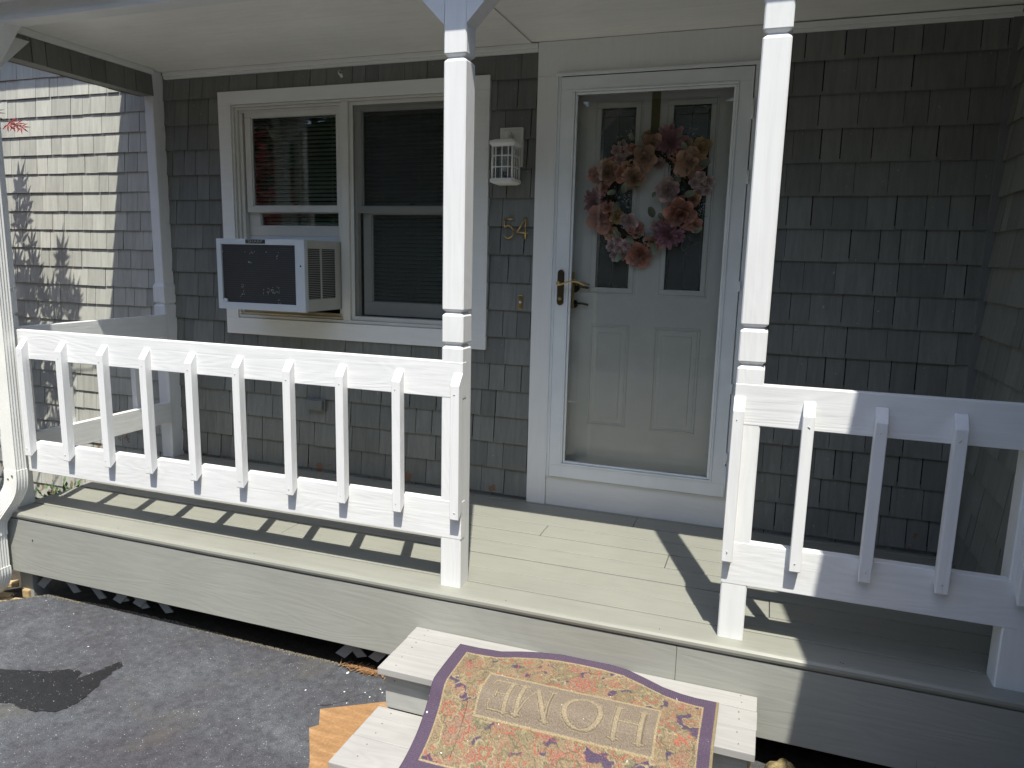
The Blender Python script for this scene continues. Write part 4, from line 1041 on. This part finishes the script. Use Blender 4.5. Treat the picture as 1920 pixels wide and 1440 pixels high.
# leaf sprays whose shadows fall on the left wall
tg = [(-3.66, 1.27), (-3.62, 1.20), (-3.64, 1.10), (-3.40, 1.25), (-3.37, 1.22), (-3.39, 1.10), (-3.47, .98), (-3.43, 1.00), (-3.35, .96), (-3.28, .98), (-3.58, .98), (-3.48, .86), (-3.40, .88), (-3.33, .85), (-3.55, .88), (-3.74, 1.66), (-3.70, 1.75), (-3.76, 1.55), (-3.73, 1.42), (-3.66, 1.62), (-3.78, 1.30)]
for k in range(24): tg.append((rnd.uniform(-3.84, -3.68), rnd.uniform(.0, 1.05)))
for k in range(26): tg.append((rnd.uniform(-3.75, -3.38), rnd.uniform(-.1, .66)))
for k in range(12): tg.append((rnd.uniform(-3.90, -3.76), rnd.uniform(.2, 1.3)))
sprays = []
for (X_, Z_) in tg:
    for t_ in (.34, .42, .5, .58, .66, .74, .82, .9, 1.0, 1.1):
        p = Vector((X_+.385*t_, YW-.01-t_, Z_+2.2*t_))
        if px(p)[0] < -26 or px(p)[1] < -60: break
    sprays.append(p)
    for q in range(2):
        pp_ = p+Vector((rnd.gauss(0, .012), rnd.gauss(0, .015), rnd.gauss(0, .03)-.03))
        nrm = SUNV+Vector((rnd.gauss(0, .2), rnd.gauss(0, .2), rnd.gauss(0, .2)))
        upv = Vector((0, .75, .4))+Vector((rnd.gauss(0, .22), 0, 0))
        maple_leaf(lf, pp_, upv, nrm, rnd.uniform(.075, .105), rnd.uniform(.6, 1.5), 5, .24)
# the twig that enters the frame
TWX, TWZ = -2.80, 1.985
tw = cat_rom([(-3.30, .35, 2.20), (-3.05, .42, 2.09), (-2.90, .46, 2.03), (TWX, .50, TWZ)], 5)
br.tube(tw, [.006-.0003*i for i in range(len(tw))], 6)
for (dx, dz, s_) in ((.0, .0, .055), (-.03, .02, .05), (-.055, .01, .055), (-.075, .035, .05), (-.10, .02, .06)):
    p = Vector((TWX+dx, .50, TWZ+dz)); maple_leaf(lf, p, Vector((.9+rnd.gauss(0, .2), .1, -.55)), Vector((.2, -1, .75)), s_, rnd.uniform(1.0, 1.6), 5)
for k in range(26):
    a = Vector((-4.05, -.45, .95)); e_ = rnd.choice(sprays) if k < 10 else Vector((-4.25, -.75, 1.7))+Vector((rnd.gauss(0, .6)-.2, rnd.gauss(0, .7)-.2, rnd.uniform(.1, 1.0)))
    mdl = a.lerp(e_, .5)+Vector((rnd.gauss(-.1, .08), rnd.gauss(-.1, .08), .15)); cv = cat_rom([a, mdl, e_], 5)
    if any(px(q)[0] > -20 for q in cv): continue
    br.tube(cv, [.022-.0018*i for i in range(len(cv))], 6)
part('branches', br, 'bark', mp); part('crown', lf, 'maple', mp)
# low shrub behind the left end of the deck
sh = thing('low_shrub', (-3.0, .75, GZ), 'low green shrub on the ground beyond the left end of the deck', 'shrub')
b = B()
for i in range(900):
    v = Vector((rnd.gauss(0, 1), rnd.gauss(0, 1), abs(rnd.gauss(0, 1)))).normalized()*(rnd.random()**.35)
    p = Vector((-3.02+v.x*.36, .72+v.y*.30, -.56+v.z*.40)); leaf(b, p, Vector((v.x, v.y, v.z*.5+.2+rnd.gauss(0, .3))), Vector((rnd.gauss(0, .5), rnd.gauss(0, .5), 1)), rnd.uniform(.03, .055), .022, rnd.uniform(.5, 1.6))
part('foliage', b, 'green', sh)
b = B()
for k in range(9): a = k*.7; b.tube([(-3.02, .72, GZ-.07), (-3.02+.2*math.cos(a), .72+.2*math.sin(a), -.28)], [.008, .003], 5)
part('stem', b, 'bark', sh)

# ------------------------------------------------------------------ wreath
wr = thing('wreath', (.585, 1.19, 1.635), 'floral wreath of peach, coral and mauve blooms on the entry door', 'wreath')
def wp(a, c, y=1.178):   # zoom-crop coordinates to the wreath plane
    X_ = .5875+(1080+a/4.8-1219)*.002755+.00; Z_ = 1.628-(220+c/4.8-377)*.002655-(1080+a/4.8-1219)*.00005*0
    return Vector((X_, y, Z_))
b = B(); rnd = random.Random(8); cen = wp(650, 720, 1.197)
for k in range(9):
    rr_ = .185+.03*rnd.random(); b.tube([cen+Vector((rr_*math.cos(a)*(1+.03*math.sin(3*a+k)), .009*math.sin(5*a+k), 1.04*rr_*math.sin(a)*(1+.03*math.cos(2*a+k)))) for a in (i*math.pi/20 for i in range(41))], .006, 6)
for k in range(150):
    a = rnd.uniform(0, 6.28); q = cen+Vector((.2*math.cos(a), -.005, .21*math.sin(a))); d = Vector((math.cos(a)*rnd.uniform(-.6, 1), rnd.uniform(-.2, .1), math.sin(a)*rnd.uniform(-.6, 1)))+Vector((rnd.gauss(0, .3), 0, rnd.gauss(0, .3)))
    b.tube([q, q+d*.05, q+d*.085+Vector((0, 0, .01))], [.0025, .0018, .001], 4)
part('twig_ring', b, 'twig', wr)
def petal(b, c, d, nrm, l, w, cup, tone, grad=.5):
    """cupped rounded petal from c along d"""
    d = d.normalized(); s = d.cross(nrm).normalized(); n_ = s.cross(d).normalized(); n = 4; vs = []
    for i in range(n+1):
        t_ = i/n; ww = w*math.sin(math.pi*(.12+.80*t_))**.7*(1 if i else .4)
        for j in (-1, -.5, 0, .5, 1):
            vs.append(c+d*l*t_+s*ww*j*.5+n_*(min(cup*l*(t_*t_*.9), .026)+abs(j)**2*w*.18))
    v_ = b.faces(vs, [(i*5+j, i*5+j+1, i*5+j+6, i*5+j+5) for i in range(n) for j in range(4)], tone=tone, smooth=True)
    for k, q in enumerate(v_):
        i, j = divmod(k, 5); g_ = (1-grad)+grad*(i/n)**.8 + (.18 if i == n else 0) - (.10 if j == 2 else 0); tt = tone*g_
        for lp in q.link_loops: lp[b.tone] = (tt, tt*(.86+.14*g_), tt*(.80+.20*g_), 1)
def flower(a, c, r, mat, kind='peony', ysh=0):
    r *= .00056; p = wp(a, c, 1.184+ysh*.6); b = B(); view = (CAM-p).normalized(); ax = (Vector((0, -1, 0))*1.2+view*.5+Vector((rnd.gauss(0, .35), 0, rnd.gauss(0, .35)))).normalized()
    e1 = ax.cross(Vector((.2, 0, 1))).normalized(); e2 = ax.cross(e1)
    lay = {'peony': ((7, 1, .15), (6, .8, .5), (5, .55, 1.0), (4, .35, 1.8)), 'dahlia': ((13, 1.05, .05), (12, .85, .3), (9, .6, .7), (6, .35, 1.4)), 'open': ((5, 1.05, .10), (4, .55, .9)), 'small': ((5, .75, .2),)}[kind]
    heads = [(Vector((0, 0, 0)), 1)] if kind != 'small' else [(e1*math.cos(q)*r*.6+e2*math.sin(q)*r*.6, .62) for q in (0, 1.3, 2.5, 3.8, 5.1)]+[(Vector((0, 0, 0)), .6)]
    for off, hs in heads:
        for li, (n, ln, cup) in enumerate(lay):
            ph = rnd.random()*6
            for k in range(n):
                q = ph+2*math.pi*k/n+rnd.gauss(0, .08); d = e1*math.cos(q)+e2*math.sin(q)
                L_ = r*ln*hs*rnd.uniform(.88, 1.12); w = L_*({'dahlia': .42, 'open': 1.0}.get(kind, .95))
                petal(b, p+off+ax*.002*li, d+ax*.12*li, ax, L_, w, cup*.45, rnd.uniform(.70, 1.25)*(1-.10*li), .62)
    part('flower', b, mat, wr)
for f in ((290, 490, 120, 'peach', 'peony'), (600, 375, 110, 'peach', 'open', -.01), (655, 255, 95, 'peach', 'open'), (800, 245, 145, 'mauve', 'dahlia', .005), (985, 430, 135, 'peach', 'open', -.008), (1060, 300, 100, 'amber', 'open', .01),
          (410, 320, 105, 'pink', 'small'), (520, 545, 110, 'peach', 'peony', -.005), (405, 515, 75, 'coral', 'open'), (165, 520, 70, 'coral', 'open', .01), (165, 755, 110, 'mauve', 'dahlia', .012), (240, 900, 135, 'coral', 'open'), (300, 810, 70, 'coral', 'open', -.01),
          (370, 885, 75, 'amber', 'open'), (490, 935, 90, 'pink', 'open'), (820, 655, 110, 'pink', 'peony'), (1095, 610, 110, 'pink', 'small'), (935, 870, 150, 'coral', 'peony', -.005), (840, 1040, 145, 'mauve', 'dahlia'), (595, 1235, 120, 'coral', 'peony', -.005), (410, 1175, 120, 'pink', 'small'), (620, 190, 60, 'amber', 'open', .01)):
    flower(*f)
for a_, c_, r_, m_ in ((720, 420, 60, 'pink'), (350, 420, 60, 'coral'), (470, 455, 62, 'peach'), (250, 640, 60, 'coral'), (560, 1010, 66, 'coral'), (700, 1120, 66, 'peach'), (900, 760, 60, 'coral'), (1000, 520, 62, 'peach'), (880, 360, 60, 'coral'), (740, 980, 60, 'pink'), (1060, 960, 58, 'coral'), (330, 1030, 62, 'peach'), (500, 1130, 58, 'pink'), (1030, 740, 60, 'peach'), (500, 300, 55, 'coral'), (930, 250, 55, 'peach')):
    flower(a_, c_, r_*1.15, m_, 'open' if (a_+c_) % 3 else 'peony', .014)
b = B()
for a, c, dx, dz, l in ((400, 1040, -.2, .3, 85), (520, 1090, .8, -.6, 85), (735, 1170, .3, -1, 90), (690, 850, -.2, .6, 90), (1000, 700, .9, .2, 90), (440, 640, .2, 1, 80), (1110, 440, 1, .3, 90), (930, 290, -.6, 1, 70), (560, 280, -1, .2, 75), (380, 800, -.3, -1, 80), (420, 1260, -.2, -.8, 80), (560, 620, .9, .3, 60), (780, 900, -1, .5, 80), (880, 190, 1, .5, 60), (700, 700, -.3, -1, 50), (330, 680, -1, -.4, 70), (900, 560, .5, -.7, 70), (1090, 1010, .5, .1, 70), (480, 200, -.5, .8, 60)):
    p = wp(a, c, 1.168); petal(b, p-Vector((dx, 0, dz)).normalized()*l*.0003, Vector((dx, -.15, dz)), Vector((rnd.gauss(0, .3), -1, rnd.gauss(0, .3))), l*.00062, l*.00042, .15, rnd.uniform(.7, 1.5))
part('leaves', b, 'sage', wr)
b = B()
for a, c in ((470, 190), (400, 230), (520, 170), (840, 500), (820, 450), (500, 760), (460, 720), (530, 800), (650, 1060), (690, 1030), (1090, 850), (1110, 790), (1030, 900), (370, 700), (990, 170), (620, 1090)):
    for k in range(17):
        p = wp(a+rnd.gauss(0, 26), c+rnd.gauss(0, 30), 1.165+rnd.uniform(-.006, .012)); b.sphere(p, rnd.uniform(.0016, .0028), 5)
part('berry_sprays', b, 'berry', wr)
b = B(); b.box(.565, .607, 1.2105, 1.2145, 1.86, 2.2225, .001); part('hanging_ribbon', b, 'ribbon', wr)

# ------------------------------------------------------------------ trees, and foliage added to block bright sky, across the drive (behind the camera, seen only in reflections)
def tree(x, y, h, r, seed, label, mat='green'):
    rnd = random.Random(seed); o = thing('tree', (x, y, GZ-.1), label, 'tree', 'trees across the driveway')
    b = B(); b.tube([(x, y, GZ-.1), (x+.1, y, h*.35), (x-.1, y+.1, h*.75)], [.25, .18, .08], 9)
    for k in range(8):
        a = k*.8; b.tube([(x, y, h*(.3+.05*k)), (x+r*.7*math.cos(a), y+r*.7*math.sin(a), h*(.5+.05*k))], [.09, .03], 6)
    part('trunk', b, 'bark', o)
    b = B()
    cl = [(x+rnd.gauss(0, r*.45), y+rnd.gauss(0, r*.4), h*rnd.uniform(.35, 1.0), rnd.uniform(.5, 1.0)*r*.45) for _ in range(26)]
    for i in range(6500):
        cx_, cy2, cz_, cr_ = rnd.choice(cl); v = Vector((rnd.gauss(0, 1), rnd.gauss(0, 1), rnd.gauss(0, 1))).normalized()*cr_*rnd.random()**.4
        leaf(b, Vector((cx_, cy2, cz_))+v, Vector((rnd.gauss(0, 1), rnd.gauss(0, 1), rnd.gauss(0, .6))), Vector((rnd.gauss(0, .5), rnd.gauss(0, .5), 1)), rnd.uniform(.26, .50), .26, rnd.uniform(.5, 1.7))
    part('crown', b, mat, o)
tree(-7.5, -10.5, 6.5, 3.0, 51, 'broad green tree, left across the driveway')
tree(-1.5, -15, 8.5, 3.6, 52, 'tall green tree, middle across the driveway', 'dkgreen')
tree(4.5, -13.5, 7.5, 3.3, 53, 'green tree, right across the driveway')
tree(-14, -7, 8, 3.5, 54, 'dark green tree, far left beyond the driveway', 'dkgreen')
hd = thing('sky_block_hedge', (0, -9.5, GZ-.1), 'tall dark green foliage screen added across the driveway to block bright sky', 'sky_block_hedge')  # put in to keep bright sky out of the glass reflections
b = B(); rnd = random.Random(77); b.box(-16, 16, -10.3, -9.7, GZ-.1, 4.2, tone=.5)
for i in range(15000):
    x = rnd.uniform(-16, 16); z = rnd.uniform(GZ-.1, 4.7); leaf(b, Vector((x, -9.65+rnd.gauss(0, .12), z)), Vector((rnd.gauss(0, 1), rnd.gauss(0, .6)+.6, rnd.gauss(0, .7))), Vector((0, .4, 1)), rnd.uniform(.10, .2), .1, rnd.uniform(.5, 1.8))
part('foliage', b, 'dkgreen', hd)
tree(11, -12, 9, 3.6, 55, 'dark green tree, far right beyond the driveway', 'dkgreen')
